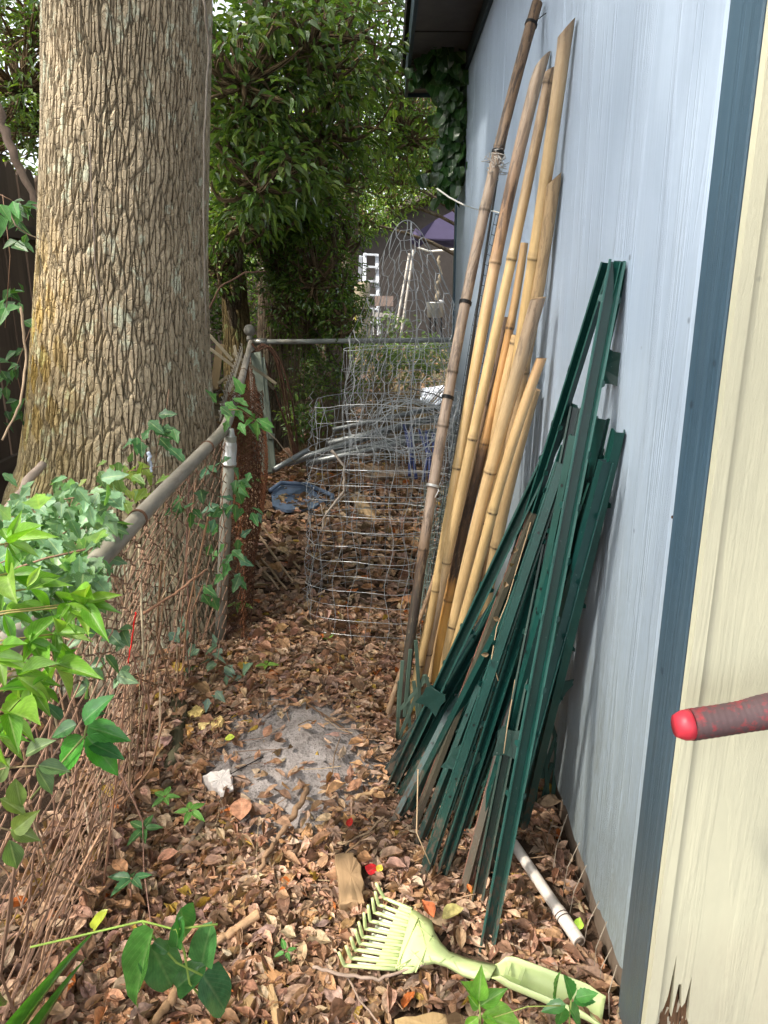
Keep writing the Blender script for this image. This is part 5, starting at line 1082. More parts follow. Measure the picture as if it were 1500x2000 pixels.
# ---------------------------------------------------------------- the yard beyond
def far_yard():
    Y = 18.0
    t = thing('far_shed', 'dark brown gabled shed at the end of the yard', 'shed', P(800, 660, Y))
    z0 = float(gz(0, Y)); mb = MB()
    L_, R_ = P(640, 600, Y)[0], P(990, 600, Y)[0]; zt = P(700, 478, Y)[2]; 
    mb.add([(L_, Y, z0 - .2), (R_, Y, z0 - .2), (R_, Y, zt), ((L_ + R_) / 2 + .4, Y, zt + .9), (L_, Y, zt)], [(0, 1, 2, 3, 4)], (.035, .03, .027)); mb.build('front_wall', M['matte'], t, solid=.1)
    mb = MB(); a = (L_ - .3, Y - .3, zt - .1); b = ((L_ + R_) / 2 + .4, Y - .3, zt + 1.15); c = (R_ + .3, Y - .3, zt - .1); dY = (0, 4, 0)
    mb.add([a, b, np.array(b) + dY, np.array(a) + dY, c, np.array(c) + dY], [(0, 1, 2, 3), (1, 4, 5, 2)], (.10, .085, .07)); mb.build('roof', M['matte'], t, solid=.12)
    Y2 = 22.0; t = thing('far_house', 'grey gabled house end just showing above the purple canopy', 'house', P(860, 640, Y2)); mb = MB()
    q = [P(x, y, Y2) for x, y in [(838, 640), (838, 412), (862, 399), (890, 410), (960, 430), (960, 640)]]; mb.add(q, [tuple(range(6))], (.16, .14, .12)); mb.build('gable_wall', M['matte'], t, solid=.1)
    mb = MB(); mb.tube([P(832, 412, Y2 - .2), P(862, 397, Y2 - .2), P(900, 413, Y2 - .2)], .05, 6, (.5, .47, .42)); mb.build('gable_trim', M['matte'], t)
    # canopy
    Yc = 14.0; t = thing('shade_canopy', 'dark purple pop-up canopy with drooping corner and white legs', 'canopy', P(785, 655, Yc)); mb = MB()
    tl, pk, rt = P(802, 478, Yc), P(905, 402, Yc + 1), P(985, 478, Yc); bl = P(845, 452, Yc + 2)
    V = [tl, P(845, 492, Yc), P(900, 494, Yc), P(900, 470, Yc), P(845, 462, Yc), P(820, 452, Yc), pk, P(850, 430, Yc + .4), P(880, 415, Yc + .7), P(815, 490, Yc)]
    mb.add([P(820, 450, Yc), P(850, 430, Yc + .4), P(905, 402, Yc + 1), P(905, 468, Yc), P(862, 470, Yc), P(826, 466, Yc)], [(0, 1, 2, 3, 4, 5)], (.024, .019, .042))
    mb.add([P(826, 466, Yc), P(862, 470, Yc), P(905, 468, Yc), P(905, 484, Yc + .05), P(862, 482, Yc + .05), P(828, 474, Yc + .05)], [(0, 1, 2, 3, 4, 5)], (.02, .017, .035)); mb.build('roof_cloth', M['cloth'], t, solid=.01)
    mb = MB(); mb.add([P(812, 446, Yc - .1), P(826, 456, Yc - .1), P(828, 474, Yc - .1), P(818, 484, Yc - .1), P(800, 472, Yc - .1), P(803, 460, Yc - .15), P(814, 465, Yc - .2)], [(6, 0, 1), (6, 1, 2), (6, 2, 3), (6, 3, 4), (6, 4, 5), (6, 5, 0)], (.035, .028, .058)); mb.build('corner_cloth', M['cloth'], t, solid=.01)
    for a, b in (((808, 487), (783, 655)), ((800, 495), (774, 640))):
        mb = MB(); mb.tube([P(*a, Yc), P(*b, Yc)], .022, 8, (.36, .33, .29)); mb.build('leg', M['matte'], t)
    mb = MB(); mb.tube([P(816, 484, Yc), P(840, 491, Yc), P(905, 486, Yc)], .02, 6, (.6, .58, .52)); mb.build('frame', M['matte'], t)
    # ladder
    Yl = 16.0; t = thing('stepladder', 'white aluminium stepladder standing before the dark shed', 'ladder', P(725, 650, Yl))
    for a, b in (((713, 495), (708, 655)), ((736, 497), (740, 655)), ((705, 500), (695, 655))):
        mb = MB(); mb.bar(P(*a, Yl), P(*b, Yl - (.6 if a[0] != 705 else -.4)), .07, .05, (0, -1, 0), (.36, .38, .41)); mb.build('stile', M['matte'], t)
    for k, y in enumerate((497, 521, 549, 576, 603, 630)):
        mb = MB(); mb.bar(P(711, y, Yl - .1 - .1 * k), P(737, y + 1, Yl - .1 - .1 * k), .09, .04, (0, 0, 1), (.36, .38, .41)); mb.build('step', M['matte'], t)
    # barrel, chair, pot
    a = P(704, 665, 9.5); mb = MB(); q = [P(705, y, 9.5) for y in (672, 640, 600, 565, 553, 550)]; mb.tube(q, [.115, .115, .112, .11, .10, .05], 20, (.40, .34, .24)); tag(mb.build('tan_post', M['matte'], None, True), 'thick tan post beyond the cross rail, left of the ladder', 'post')
    mb = MB(); mb.tube([P(690, 590, 9.4), P(697, 640, 9.4), P(706, 668, 9.4)], .009, 6, (.55, .45, .05)); tag(mb.build('yellow_cord', M['plastic'], None, True), 'yellow cord hanging in front of the tan post', 'cord')
    t = thing('garden_chair', 'brown cushioned garden chair by the stepladder', 'chair', P(748, 655, 13)); 
    for nm, a, b, c_, d_ in (('backrest', (732, 578), (768, 578), (768, 598), (732, 598)), ('seat', (730, 610), (768, 612), (764, 620), (726, 618))):
        mb = MB(); q = [P(*x, 13) for x in (a, b, c_, d_)]; poly_plate(mb, q, .05, (.20, .15, .13) if nm == 'backrest' else (.3, .28, .26), (0, -1, .0)); mb.build(nm, M['cloth'], t)
    for x in (730, 766, 740, 758): mb = MB(); mb.tube([P(x, 600, 13.1), P(x, 654, 13.1)], .018, 6, (.3, .3, .3)); mb.build('leg', M['matte'], t)
    t = thing('pot_burner', 'silvery cooking pot with a tilted lid on a dark stand by the shed corner', 'cooking pot', P(852, 660, 11)); mb = MB()
    mb.tube([P(850, y, 11) for y in (620, 618, 592, 590)], [.10, .115, .118, .122], 18, (.42, .41, .38)); mb.build('pot', M['galv'], t, True)
    mb = MB(); mb.tube([P(862, 590, 11), P(864, 586, 11)], [.07, .01], 14, (.45, .44, .42)); mb.build('lid', M['galv'], t, True)
    mb = MB(); 
    for x in (840, 850, 862): mb.tube([P(x, 620, 11), P(x, 660, 11)], .012, 6, (.02, .02, .02))
    mb.build('stand', M['matte'], t)
    stick('twisted dead branch propped above the cooking pot', [(856, 585, 11), (853, 560, 11), (860, 535, 11), (856, 500, 11)], .03, (.3, .25, .18), 0, 'branch', 'branch')
far_yard()
# ---------------------------------------------------------------- trees behind
def tree(name, label, x, y, h, r, lean, crowns, leafc, lsz, nleaf, key='far', mat='far_leaf', tcol=None, group=None, bark='bark2', sp=.22, droop=.35, twigs=True, n_cl=None):
    z0 = float(gz(x, y)); t = thing(name, label, 'tree', (x, y, z0), group)
    top = np.array((x + lean[0], y + lean[1], z0 + h)); b0 = np.array((x, y, z0 - .1)); mb = MB()
    def ax(q): c = b0 * (1 - q) + top * q; return (c[0] + .06 * math.sin(q * 5), c[1] + .05 * math.sin(q * 4 + 1), c[2])
    trunk_mesh(mb, ax, lambda q: r * (1 + .35 * math.exp(-q * 9)) * (1 - .65 * q) + .008, 40, 80, 0, 0, (lambda q: np.tile(np.array(tcol), (len(q), 1))) if tcol else None, x); mb.build('trunk', M[bark], t, True)
    br = MB(); lf = MB(); 
    for (c, rad, k) in crowns:
        c = np.array(c, float); rad = np.array(rad, float)
        u = nrm(rng.normal(0, 1, (k, 3))) * rng.uniform(.25, 1, (k, 1)) ** .45; cen = c + u * rad; cen = cen[cen[:, 2] > float(gz(c[0], c[1])) + .1]
        # limbs from the trunk towards the crown, then twigs to leaf clusters
        q0 = np.array(ax(np.clip((c[2] - .6 - z0) / h, .1, 1))); hub = c - np.array((0, 0, rad[2] * .3))
        s = np.linspace(0, 1, 7)[:, None]; m_ = (q0 + hub) / 2 + np.array((0, 0, .25)); limb = (1 - s) ** 2 * q0 + 2 * s * (1 - s) * m_ + s * s * hub; br.tube(limb, np.linspace(r * .35, r * .12, 7), 8, (1, 1, 1))
        step = max(1, len(cen) // 60)
        for e in cen[::step]:
            m_ = (hub + e) / 2 + rng.normal(0, .12, 3); br.tube((1 - s) ** 2 * hub + 2 * s * (1 - s) * m_ + s * s * e, np.linspace(.012, .003, 7) * (1 + r * 3), 4, (1.2, 1.1, .9), False)
        nn = nleaf; pos = np.repeat(cen, nn, axis=0); out = rdir(len(pos)); out[:, 2] *= .55; pos = pos + out * np.array(sp) * rng.uniform(.3, 1, (len(pos), 1)); m = len(pos)
        d = nrm(out + np.array((0, 0, -droop))); nm = rdir(m) * .55 + np.array((0, -.15, 1)); cl = palette(leafc, m, .25)
        inst(lf, key, pos, d, nm, rng.uniform(lsz * .7, lsz * 1.25, m), rng.uniform(.19, .25, m), cl)
    br.build('branches', M[bark], t, True); lf.build('crown', M[mat], t)
    return t
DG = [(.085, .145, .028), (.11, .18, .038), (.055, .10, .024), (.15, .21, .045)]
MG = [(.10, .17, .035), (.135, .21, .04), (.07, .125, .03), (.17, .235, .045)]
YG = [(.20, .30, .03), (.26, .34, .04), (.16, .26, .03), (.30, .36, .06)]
c1 = P(528, 700, 7.0)
tree('shade_tree', 'straight ridged grey trunk rising behind the corner post with glossy leaves above', c1[0], 7.0, 5.2, .19, (.05, .1), [(P(470, 120, 5.0), (.42, .5, .42), 44), (P(600, 60, 5.4), (.55, .5, .45), 50), (P(500, 330, 5.2), (.40, .35, .30), 36), (P(470, 220, 5.6), (.4, .4, .4), 50), (P(620, 220, 6.2), (.6, .5, .5), 70), (P(500, 420, 6.2), (.40, .25, .22), 50), (P(570, 400, 6.4), (.35, .25, .25), 50)], DG + MG, .088, 19, 'glossy', 'glossy')
c2 = P(630, 720, 7.6)
tree('shade_tree', 'dark trunk wrapped in small leaves right of the ridged trunk', c2[0], 7.6, 5.0, .14, (.05, 0), [(P(630, 480, 7.0), (.36, .35, .62), 110), (P(640, 330, 7.2), (.5, .5, .5), 70), (P(660, 590, 6.8), (.28, .3, .36), 60), (P(590, 640, 6.8), (.25, .25, .3), 40), (P(560, 500, 6.7), (.3, .25, .35), 70), (P(540, 380, 6.8), (.35, .3, .3), 70)], MG, .05, 24, 'far', 'glossy', None, None, 'bark2', .14)
tree('sapling', 'leafy sapling hanging small leaves in front of the ridged trunk and the cross rail', P(660, 720, 6.45)[0], 6.45, 2.1, .02, (.05, 0), [(P(620, 520, 6.3), (.30, .2, .42), 60), (P(560, 590, 6.4), (.18, .15, .25), 22), (P(670, 620, 6.3), (.16, .15, .25), 26)], MG, .055, 14, 'far', 'glossy', None, None, 'bark2', .12)
c3 = P(455, 720, 6.6)
tree('mossy_tree', 'crooked mossy trunk right beside the oak, before the board fence', c3[0], 6.6, 4.2, .13, (-.05, .0), [(P(440, 400, 6.0), (.22, .3, .25), 22), (P(480, 430, 5.6), (.2, .2, .12), 20), (P(430, 520, 6.2), (.22, .2, .25), 26)], MG, .065, 16, 'far', 'far_leaf', (1.25, 1.2, .8))
tree('overhanging_tree', 'leafy tree whose branches spread across the top towards the shed eave', -.6, 9.6, 6.0, .15, (.3, -.4), [(P(720, 100, 8.2), (.8, .7, .8), 120), (P(790, 250, 8.4), (.55, .5, .45), 70), (P(680, 280, 8.0), (.5, .5, .4), 60), (P(740, -80, 7.5), (1.2, .8, .6), 70), (P(600, -40, 7), (1., .8, .7), 70), ((-.7, 4.6, 5.4), (1.5, 1.3, .4), 110)], DG + MG, .075, 18, 'far', 'far_leaf')  # last crown lobe is added out of view to shade the passage
tree('thin_tree', 'loose light green tree by the end of the shed roof', 1.4, 11.5, 5.0, .09, (.1, -.2), [(P(810, 330, 11), (.7, .6, .55), 80), (P(850, 200, 11.5), (.6, .6, .8), 70), (P(760, 380, 11), (.5, .5, .35), 50), (P(700, 420, 10), (.35, .4, .3), 46), (P(800, 200, 9.5), (.7, .5, .8), 90), (P(850, 300, 9.5), (.4, .4, .5), 50), (P(760, 330, 9.5), (.45, .4, .35), 50)], MG, .065, 16, 'far', 'far_leaf')
tree('left_tree', 'bushy tree in the upper left corner behind the board fence', -5.0, 8.4, 5.5, .14, (.2, -.2), [(P(30, 120, 7.4), (.9, .8, .8), 120), (P(-60, 250, 7.0), (.7, .6, .5), 60), (P(90, 30, 7.6), (.8, .7, .5), 70), (P(60, 230, 7.6), (.5, .5, .22), 40)], MG, .085, 13, 'far', 'glossy')
tree('hedge_tree', 'dense dark evergreen filling the gap behind the mossy trunk', -2.1, 10.5, 2.6, .06, (.1, 0), [((-2.0, 10.5, 1.6), (.55, .8, 1.3), 150)], DG, .08, 16, 'far', 'far_leaf')
tree('hedge_tree', 'dense dark evergreen left of the tan post', -1.05, 10.2, 2.6, .06, (.1, 0), [((-1.05, 10.2, 1.45), (.55, .6, 1.3), 170)], DG, .08, 16, 'far', 'far_leaf')
# sunlit trees behind the yard
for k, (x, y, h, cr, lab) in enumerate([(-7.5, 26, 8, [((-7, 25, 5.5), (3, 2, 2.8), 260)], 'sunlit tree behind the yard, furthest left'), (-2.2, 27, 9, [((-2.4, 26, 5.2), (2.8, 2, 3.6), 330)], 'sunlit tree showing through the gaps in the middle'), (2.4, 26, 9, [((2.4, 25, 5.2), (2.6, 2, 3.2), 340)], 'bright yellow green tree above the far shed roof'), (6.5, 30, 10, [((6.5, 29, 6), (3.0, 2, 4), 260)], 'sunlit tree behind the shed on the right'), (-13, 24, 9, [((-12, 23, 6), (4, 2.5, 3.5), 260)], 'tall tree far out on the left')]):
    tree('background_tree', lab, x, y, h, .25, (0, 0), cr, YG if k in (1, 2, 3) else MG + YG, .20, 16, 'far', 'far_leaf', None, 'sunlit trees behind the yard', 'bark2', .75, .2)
def shrub(name, label, cat, cpx, Y, rad, k, cols, lsz, key='far', mat='leaf', nn=10, sp=.10, group=None, stem=True, wd=.24):
    c = P(*cpx, Y); z0 = float(gz(c[0], c[1])); t = thing(name, label, cat, (c[0], c[1], z0), group); rad = np.array(rad)
    u = nrm(rng.normal(0, 1, (k, 3))) * rng.uniform(.1, 1, (k, 1)) ** .5; cen = c + u * rad; cen[:, 2] = np.maximum(cen[:, 2], z0 + .03); br = MB(); lf = MB(); s = np.linspace(0, 1, 6)[:, None]; b0 = np.array((c[0], c[1], z0))
    for e in cen[:60]: m_ = (b0 + e) / 2 + rng.normal(0, .04, 3); br.tube((1 - s) ** 2 * b0 + 2 * s * (1 - s) * m_ + s * s * e, np.linspace(.005, .0015, 6), 4, (.16, .12, .06), False)
    pos = np.repeat(cen, nn, axis=0); out = rdir(len(pos)); out[:, 2] *= .5; pos = pos + out * sp * rng.uniform(.2, .7, (len(pos), 1)); m = len(pos)
    inst(lf, key, pos, nrm(out + (0, 0, -.2)), rdir(m) * .45 + np.array((0, -.3, 1)), rng.uniform(lsz * .7, lsz * 1.2, m), wd, palette(cols, m, .22)); br.build('stems', M['soilstem'], t); lf.build('leaves', M[mat], t); return t
shrub('low_shrub', 'dark leafy shrub under the cross rail behind the netting', 'shrub', (620, 740), 6.7, (.42, .35, .28), 90, DG + MG, .055, 'far', 'glossy', 12, .12)
shrub('low_shrub', 'small leafy shrub between the rusty hoops and the wire cage', 'shrub', (590, 820), 6.0, (.22, .2, .16), 34, DG + MG, .06, 'far', 'glossy', 10, .12)
shrub('low_shrub', 'green shrub beside the cross rail behind the tall netting', 'shrub', (760, 720), 7.0, (.5, .4, .2), 60, MG, .055, 'far', 'leaf', 10, .12)
tag(shrub('ground_cover', 'low green weeds covering the ground beyond the cross rail', None, (790, 690), 8.6, (1.6, 1.6, .16), 190, DG + MG, .07, 'far', 'leaf', 10, .16, None), None, None, None, 'stuff')
shrub('low_shrub', 'leafy shoots in front of the chair and ladder', 'shrub', (750, 640), 10.0, (.5, .4, .2), 30, MG, .08, 'far', 'leaf', 8, .15)
shrub('low_shrub', 'shrub under the ridged trunk left of the netting', 'shrub', (560, 520), 6.6, (.3, .3, .3), 36, MG, .055, 'far', 'leaf', 10, .12)
# English ivy hanging on the far corner of the shed
t = thing('ivy', 'dark green ivy hanging over the far corner of the blue wall and the eave', 'ivy', (WX - .05, FY - .1, 1.6)); lf = MB(); st = MB()
for k in range(80):
    x, y = [(905, 60), (870, 30), (895, 130), (900, 190), (893, 250), (890, 320), (885, 350), (872, 110), (840, 100), (880, 90), (900, 110), (830, 130), (905, 20), (915, 140), (860, 70), (890, 220), (893, 290), (900, 160)][k % 18]
    c = P(x + rng.normal(0, 8), y + rng.normal(0, 14), 5.6 + rng.uniform(-.25, .2)); n_ = 9; pos = c + rng.normal(0, .06, (n_, 3)) * (1, .6, 1.3); inst(lf, 'heart', pos, nrm(np.stack([rng.normal(0, .5, n_), rng.normal(-.2, .2, n_), -np.ones(n_)], 1)), np.array((-.2, -1, .4)) + rng.normal(0, .3, (n_, 3)), rng.uniform(.06, .10, n_), .42, palette([(.03, .085, .02), (.02, .06, .018), (.04, .11, .025)], n_))
for a in ([(880, 0), (905, 100), (897, 230), (888, 370)], [(800, 120), (860, 110), (905, 90)], [(920, 20), (900, 150), (893, 300)]): st.tube([P(*q, 5.62) for q in a], .006, 5, (.12, .08, .05))
lf.build('leaves', M['glossy'], t); st.build('stems', M['soilstem'], t)

# ---------------------------------------------------------------- near plants
def view_n(p): return nrm(np.array((0, 0, CAM_H)) - p)
def pix_leaf(mb, key, a, b, Y, wd, c, dy=0.0, tilt=.35, upn=.6):
    """leaf from picture point a (base) to b (tip) at distance Y; dy bends the tip nearer or farther"""
    p0 = P(*a, Y); p1 = P(*b, Y + dy); d = p1 - p0; L = np.linalg.norm(d); n = view_n(p0) * (1 - upn) + np.array((0, 0, upn)) + rng.normal(0, tilt * .5, 3); inst(mb, key, [p0], d, n, L, wd, [c])
NG = [(.15, .33, .03), (.19, .38, .035), (.11, .27, .025), (.24, .40, .06)]
t = thing('nandina', 'bright yellow-green heavenly bamboo sprays reaching in from the left edge', 'shrub', (-.75, .8, .1)); lf = MB(); st = MB()
nodes = [((55, 1150), -20, .80), ((130, 1180), 10, .80), ((165, 1182), 25, .80), ((15, 1120), -35, .85), ((60, 1250), 5, .78), ((108, 1238), 30, .79), ((35, 1320), 20, .76), ((110, 1300), 40, .78), ((10, 1200), 0, .80), ((15, 1395), 35, .76), ((60, 1340), 70, .77), ((-10, 1280), 10, .77), ((20, 1060), -30, .88), ((-5, 1440), 50, .76)]
for (x, y), ang, Y in nodes:
    for da, L in ((-48, 82), (-14, 100), (22, 92), (62, 84), (-100, 60), (105, 66)):
        if rng.random() < .12 and abs(da) > 50: continue
        a_ = R(ang + da + rng.normal(0, 8)); L = L * rng.uniform(.68, 1.02); pix_leaf(lf, 'lance', (x + rng.normal(0, 3), y + rng.normal(0, 3)), (x + L * math.cos(a_), y + L * math.sin(a_) * .85), Y + rng.normal(0, .012), .155, palette(NG, 1)[0], rng.normal(-.01, .03), .4, .55)
    st.tube([P(-120, y + 40, Y - .05), P((x - 120) / 2, y + 14, Y - .02), P(x, y, Y)], .0011, 5, (.35, .28, .10))
lf.build('leaves', M['leaf'], t, True); st.build('stems', M['soilstem'], t, True)
t = thing('nandina', 'older dull green heavenly bamboo leaves hanging low at the left edge', 'shrub', (-.8, .85, .1)); lf = MB(); st = MB()
for x, y, ang, c in [(75, 1495, 10, (.10, .18, .07)), (50, 1475, -30, (.13, .20, .08)), (30, 1520, 80, (.16, .24, .06)), (20, 1480, 120, (.14, .2, .07)), (70, 1500, 55, (.12, .2, .10)), (20, 1620, 20, (.14, .2, .05)), (25, 1625, -40, (.22, .3, .06)), (18, 1640, 75, (.10, .17, .06)), (0, 1560, 30, (.2, .28, .06))]:
    a_ = R(ang); pix_leaf(lf, 'lance', (x, y), (x + 64 * math.cos(a_), y + 64 * math.sin(a_)), .80, .26, c, .0, .3, .3)
st.tube([P(-60, 1520, .78), P(10, 1500, .8), P(75, 1495, .8)], .0012, 5, (.3, .22, .12)); st.tube([P(-60, 1600, .8), P(20, 1622, .8)], .0012, 5, (.3, .22, .12))
lf.build('leaves', M['leaf'], t, True); st.build('stems', M['soilstem'], t, True)
# holly-like seedling
t = thing('holly_sprig', 'glossy dark green sprig with toothed leaves in front of the chain link', 'shrub', (-.6, 1.0, .2)); lf = MB(); st = MB(); c0 = (165, 1440)
for a, b, c in [((163, 1410), (218, 1355), (.04, .16, .035)), ((165, 1440), (106, 1518), (.055, .24, .03)), ((168, 1438), (236, 1515), (.06, .26, .03)), ((170, 1420), (256, 1445), (.05, .21, .03)), ((160, 1405), (205, 1390), (.03, .10, .03)), ((150, 1415), (96, 1440), (.035, .11, .03)), ((120, 1405), (88, 1370), (.03, .10, .03)), ((172, 1450), (246, 1480), (.03, .13, .03))]:
    pix_leaf(lf, 'saw', a, b, 1.0 + rng.uniform(-.02, .03), .30, c, 0, .3, .45)
st.tube([P(60, 1560, 1.05), P(120, 1490, 1.02), P(165, 1438, 1.0), P(175, 1395, 1.0)], .0018, 6, (.16, .2, .06)); lf.build('leaves', M['glossy'], t, True); st.build('stem', M['soilstem'], t, True)
# peppervine on the near fence and the oak foot
def creeper(name, label, clusters, Y, cols, lpx, key='lobed', stems=(), cat='vine', mat='leaf', n=3, group=None, spread=18, wd=.36):
    t = thing(name, label, cat, P(*clusters[0][:2], Y)); lf = MB(); st = MB()
    if group: t['group'] = group
    for c in clusters:
        x, y = c[:2]; yy = c[2] if len(c) > 2 else Y
        for k in range(n):
            a_ = rng.uniform(0, 6.28); x1, y1 = x + rng.normal(0, spread), y + rng.normal(0, spread * .8); L = lpx * rng.uniform(.65, 1.2); aa = R(rng.uniform(20, 160)) if rng.random() < .65 else a_
            pix_leaf(lf, key, (x1, y1), (x1 + L * math.cos(aa), y1 + L * math.sin(aa) * .9), yy + rng.normal(0, .03), wd, palette(cols, 1)[0], rng.normal(-.015, .02), .5, .5)
    for s_ in stems: st.tube([P(*q[:2], q[2] if len(q) > 2 else Y) for q in s_], .0016, 5, (.22, .13, .08))
    if lf.n: lf.build('leaves', M[mat], t, True)
    if st.n: st.build('stems', M['soilstem'], t, True)
    return t
BG = [(.13, .25, .13), (.18, .32, .19), (.10, .20, .09), (.22, .36, .20), (.08, .18, .06)]
cl = [(rng.uniform(0, 225), rng.uniform(945, 1125), 1.55 + rng.normal(0, .08)) for _ in range(75)]; cl = [c for c in cl if c[1] > 930 + .0 * c[0] and c[0] + (c[1] - 940) * .7 < 290]
creeper('peppervine', 'pale blue-green peppervine mass spilling over the near end of the rail', cl, 1.55, BG, 46, 'lobed', [[(0, 1100), (90, 1060), (200, 1000)], [(0, 1020), (100, 980), (210, 960)], [(20, 1120), (120, 1110), (230, 1060)]], n=4, spread=20)
creeper('peppervine', 'blue-green peppervine leaves hiding the near end of the rail above the yellow-green sprays', [(x_, rng.uniform(1075, 1150) + (180 - x_) * .25, .93 + rng.uniform(-.04, .04)) for x_ in rng.uniform(-10, 180, 46)], .93, BG, 48, 'lobed', [[(0, 1120), (90, 1090), (180, 1070)]], n=3, spread=14)
creeper('peppervine', 'dark green peppervine sprig climbing the front of the oak foot', [(300, 830, 2.5), (270, 850, 2.5), (320, 850, 2.5), (290, 815, 2.5), (325, 855, 2.45), (268, 870, 2.5)], 2.5, [(.05, .15, .05), (.07, .20, .06)], 44, 'lobed', [[(330, 760), (325, 800), (312, 850), (300, 920)]], n=2, spread=12)
creeper('peppervine', 'yellowish peppervine shoots behind the middle of the rail', [(215, 925, 2.2), (250, 930, 2.2), (285, 950, 2.1), (240, 960, 2.1), (200, 940, 2.1), (270, 915, 2.3), (225, 905, 2.3), (300, 960, 2.1)], 2.2, [(.14, .24, .04), (.22, .30, .05), (.10, .2, .04)], 36, 'lobed_s', [[(200, 970), (250, 920), (320, 910)], [(230, 1000), (280, 960), (330, 925)]], n=5, spread=14)
creeper('peppervine', 'green peppervine leaves draped over the rail at the line post', [(445, 790, 2.8), (470, 800, 2.8), (500, 810, 2.8), (430, 800, 2.75), (480, 775, 2.8), (450, 820, 2.7), (505, 825, 2.8), (478, 822, 2.8)], 2.78, [(.07, .20, .05), (.10, .26, .06)], 38, 'lobed', [[(430, 800), (470, 800), (510, 830)]], n=2, spread=9)
creeper('peppervine', 'dark peppervine leaves below the rail on the right side of the oak', [(350, 985, 2.3), (375, 1000, 2.35), (340, 1000, 2.3), (365, 970, 2.35)], 2.3, [(.05, .15, .04), (.04, .12, .04)], 40, 'lobed', [[(350, 940), (352, 980), (370, 1010)]], n=2, spread=10)
creeper('peppervine', 'peppervine trailing down the length of the line post', [(430, 905, 2.75), (445, 935, 2.7), (470, 930, 2.8), (435, 980, 2.7), (455, 1000, 2.7), (425, 1020, 2.7), (450, 1080, 2.7), (440, 1110, 2.7), (470, 1115, 2.75), (405, 1160, 2.7), (420, 1060, 2.7), (465, 985, 2.8), (460, 1050, 2.7), (495, 1000, 2.8)], 2.7, [(.05, .15, .045), (.07, .20, .06), (.06, .16, .09)], 34, 'lobed', [[(440, 860), (432, 950), (440, 1050), (430, 1180)]], n=3, spread=12)
creeper('peppervine', 'blue-grey ferny seedling at the foot of the line post', [(385, 1270, 2.6), (415, 1285, 2.6), (440, 1300, 2.6), (460, 1310, 2.6), (405, 1360, 2.5), (425, 1350, 2.5), (390, 1300, 2.6), (428, 1262, 2.7), (355, 1225, 2.6), (348, 1238, 2.5)], 2.6, [(.12, .20, .15), (.10, .17, .12), (.15, .24, .18)], 30, 'lobed_s', [[(430, 1250), (425, 1290), (410, 1360)], [(350, 1220), (400, 1270), (460, 1310)]], n=3, spread=9)
creeper('peppervine', 'dull green leaves caught in the near mesh under the yellow sprays', [(180, 1240, 1.5), (225, 1230, 1.6), (250, 1240, 1.6), (200, 1290, 1.5), (215, 1320, 1.5), (180, 1330, 1.4), (170, 1220, 1.5), (130, 1300, 1.4)], 1.5, [(.06, .14, .06), (.10, .2, .1), (.05, .12, .04)], 42, 'saw_s', [[(100, 1240), (180, 1260), (220, 1330)]], n=3, spread=16, wd=.3)
# background creepers on the left fence
creeper('wall_creeper', 'dark five-leaved creeper climbing the board fence left of the oak', [(rng.uniform(0, 60), y, 2.9 + rng.uniform(0, .5)) for y in (390, 420, 470, 560, 580, 640, 690, 730, 760, 800, 700, 720, 820, 410)], 3.0, [(.04, .12, .035), (.06, .17, .05), (.03, .09, .03)], 34, 'far', [[(60, 640, 3.0), (30, 720, 3.0), (50, 800, 3.0)], [(5, 380, 3), (20, 500, 3), (10, 640, 3)]], n=4, spread=13, wd=.3)
creeper('wall_creeper', 'single large green leaf cluster at the left edge level with the fence top', [(5, 395, 2.4), (25, 390, 2.4), (10, 610, 2.3), (8, 590, 2.3)], 2.4, [(.08, .25, .06), (.10, .30, .07)], 44, 'far', [[(0, 380, 2.4), (25, 392, 2.4)]], n=2, spread=8, wd=.3)
# five-leaf creeper seedlings on the ground
def five(label, x, y, up, r, col_, sway=0, stem_to=None, n=5, key='saw_s', wd=.24, tilt=.2):
    t = thing('creeper_seedling', label, 'seedling', G(x, y + 30)); lf = MB(); c = G(x, y, up)
    for k in range(n):
        a_ = sway + 2 * math.pi * k / n + rng.normal(0, .12); d = np.array((math.cos(a_), math.sin(a_), rng.normal(-.05, .12))); inst(lf, key, [c + d * .004], d, np.array((0, -.35, 1)) + rng.normal(0, .15, 3), r * rng.uniform(.8, 1.15), wd, [np.array(col_) * rng.uniform(.8, 1.2)])
    lf.build('leaves', M['leaf'], t, True); st = MB(); b = G(*(stem_to or (x - 8, y + 40)), 0); st.tube([c, (b + c) / 2 + (0, 0, up * .35), b], .0013, 5, (.25, .13, .09)); st.build('stem', M['soilstem'], t, True)
five('five-leaved creeper just above the lone one, left of the path', 281, 1618, .12, .062, (.07, .20, .055), .2, (238, 1513))
five('darkest five-leaved creeper, lowest of the three by the mesh', 258, 1715, .10, .060, (.05, .16, .06), .5, (258, 1790))
five('light green creeper leaves directly left of the white stone', 322, 1556, .09, .050, (.12, .30, .06), .1, (300, 1600))
five('brightest green creeper leaves below the white stone', 372, 1583, .09, .055, (.14, .36, .06), .8, (330, 1570))
five('tiny yellow green seedling by the path left of the sand', 520, 1298, .06, .045, (.16, .30, .04), .3, (515, 1340), 4)
five('tiny seedling above the rake twig, right of the green leaves', 558, 1858, .06, .032, (.08, .26, .05), .4, (560, 1890), 4)
five('variegated yellow and green seedling behind the line post', 505, 940, .10, .07, (.09, .22, .05), .6, (500, 980), 5, 'oval', .3)
five('pale seedling with white-edged leaves near the foot of the canes', 470, 1180, .12, .06, (.22, .38, .10), 1.0, (465, 1230), 5)
